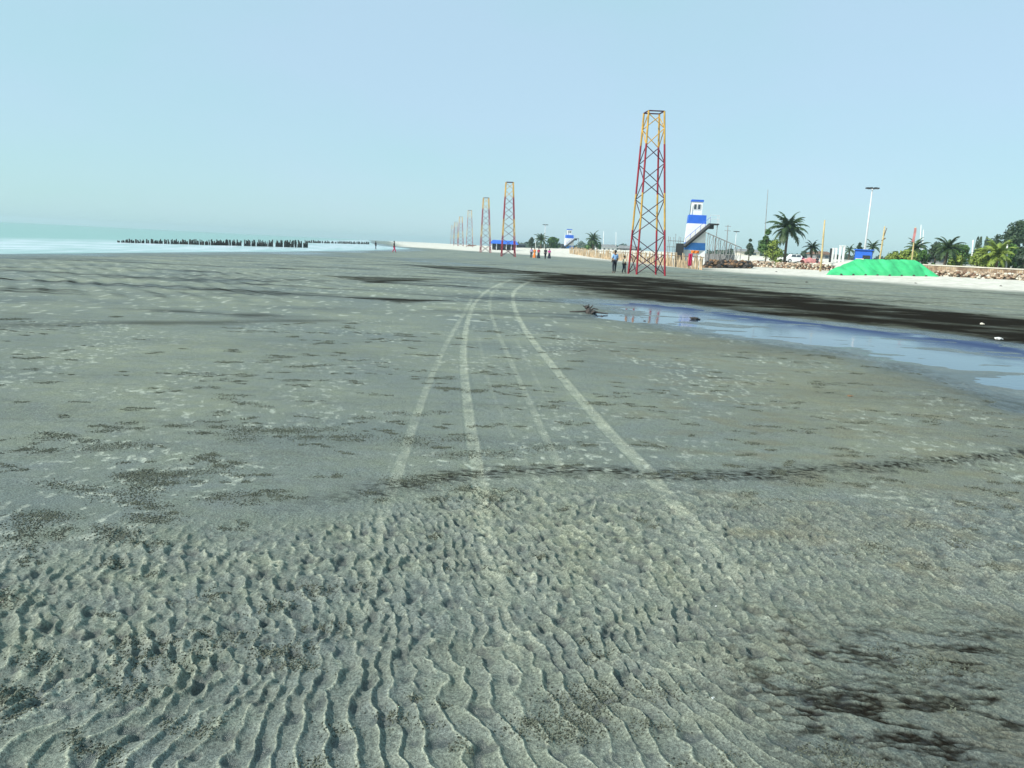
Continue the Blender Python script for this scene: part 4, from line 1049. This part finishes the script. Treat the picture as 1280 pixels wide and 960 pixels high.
hut('small_house', 1166, 325, 317, 20, 135, 'grey', 'grey', 'grey house half hidden behind shrubs by the leaning palm', dep=3)
def gate():
    d = 135; x, y = D(1047, 322, d); z = Z(x, y); r = empty('gateway', (x, y, z)); hh = H(1047, 307.5, d)-z
    for i, xx in enumerate((-.85, -.35, .3, .85)):
        mb = MB(); mb.box((xx, 0, hh*.5*(.88 if i < 2 else 1)), (.26, .3, hh*(.88 if i < 2 else 1))); mb.build('pillar', M['white'], r)
    mb = MB(); mb.box((.58, 0, hh+.06), (.95, .4, .12)); mb.build('lintel', M['white'], r)
    mb = MB(); mb.box((-1.15, .1, hh*.42), (.25, .2, hh*.84)); mb.build('dark_post', M['dark'], r)
    tag(r, 'white pillared gateway between the leftmost wooden pole and the blue kiosk', 'gateway')
gate()

# ------------------------------------------------------------------ small things on the beach
def driftwood():
    x, y = G(736, 391); r = MB()
    r.rock((0, 0, .05), .16, 0, (1.3, .7, .7)); r.rock((.12, 0, .04), .12, 0, (1.6, .7, .5)); r.rock((-.06, .02, .16), .08)
    for i in range(7):
        a = random.uniform(0, PI); r.tube([(0, 0, .05), (math.cos(a)*.12, .02, .12+.05*math.sin(a)), (math.cos(a)*.26, 0, .12+.16*math.sin(a)*random.random())], [.03, .02, .01], 5)
    r.tube([(-.5, .05, .02), (0, 0, .06), (.5, -.03, .02)], [.012, .03, .015], 6)
    o = r.build('driftwood_stump', M['darkstone']); o.location = (x, y, -.02); tag(o, 'dark knotted driftwood stump at the left end of the small pool', 'driftwood')
driftwood()
def lump(px, py, m, s_, label, name='stone', cat='stone', group='small stones on the beach'):
    x, y = G(px, py); mb = MB(); mb.rock((0, 0, s_*.3), s_, 0, (1.5, 1, .6)); mb.rock((s_*1.3, .01, s_*.15), s_*.5, 0)
    z = float(zbase(np.array([x]), np.array([y]))[0]+beach(np.array([x]), np.array([y]))[0][0])
    o = mb.build(name, M[m]); o.location = (x, y, z-.004); tag(o, label, cat, group)
lump(868, 398, 'darkstone', .10, 'dark stone in the stream right of the driftwood')
lump(806, 400, 'darkstone', .06, 'small dark stone at the right end of the small pool')
lump(752, 394, 'darkstone', .06, 'small dark stone just right of the driftwood')
lump(1248, 424, 'white', .07, 'small white lump on wet sand beyond the stream at right', 'foam_scrap', 'litter', None)
lump(1227, 405, 'coping', .06, 'pale pebble on the black sand band at right')
lump(1062, 495, 'wood2', .03, 'short dark stick fragment on the flat below the stream', 'wood_fragment', 'driftwood', None)
lump(226, 576, 'darkstone', .012, 'lone dark pebble on smooth sand at left')
lump(890, 871, 'white', .008, 'white shell chip on dark sand at lower right', 'shell', 'shell', None)
lump(895, 757, 'white', .006, 'tiny white shell on grey sand right of centre', 'shell', 'shell', None)
for i, (px, py) in enumerate([(1008, 353), (1144, 357), (1222, 358), (1250, 363), (970, 343)]):
    lump(px, py, 'darkstone', .09, ['dark stone on grey sand below the left half of the tarpaulin', 'dark stone below the right half of the tarpaulin', 'left one of two dark stones on pale sand below the wall', 'right one of two dark stones on pale sand below the wall', 'dark stone on pale sand below the rubble bank'][i])
print('objects', len(S.objects))
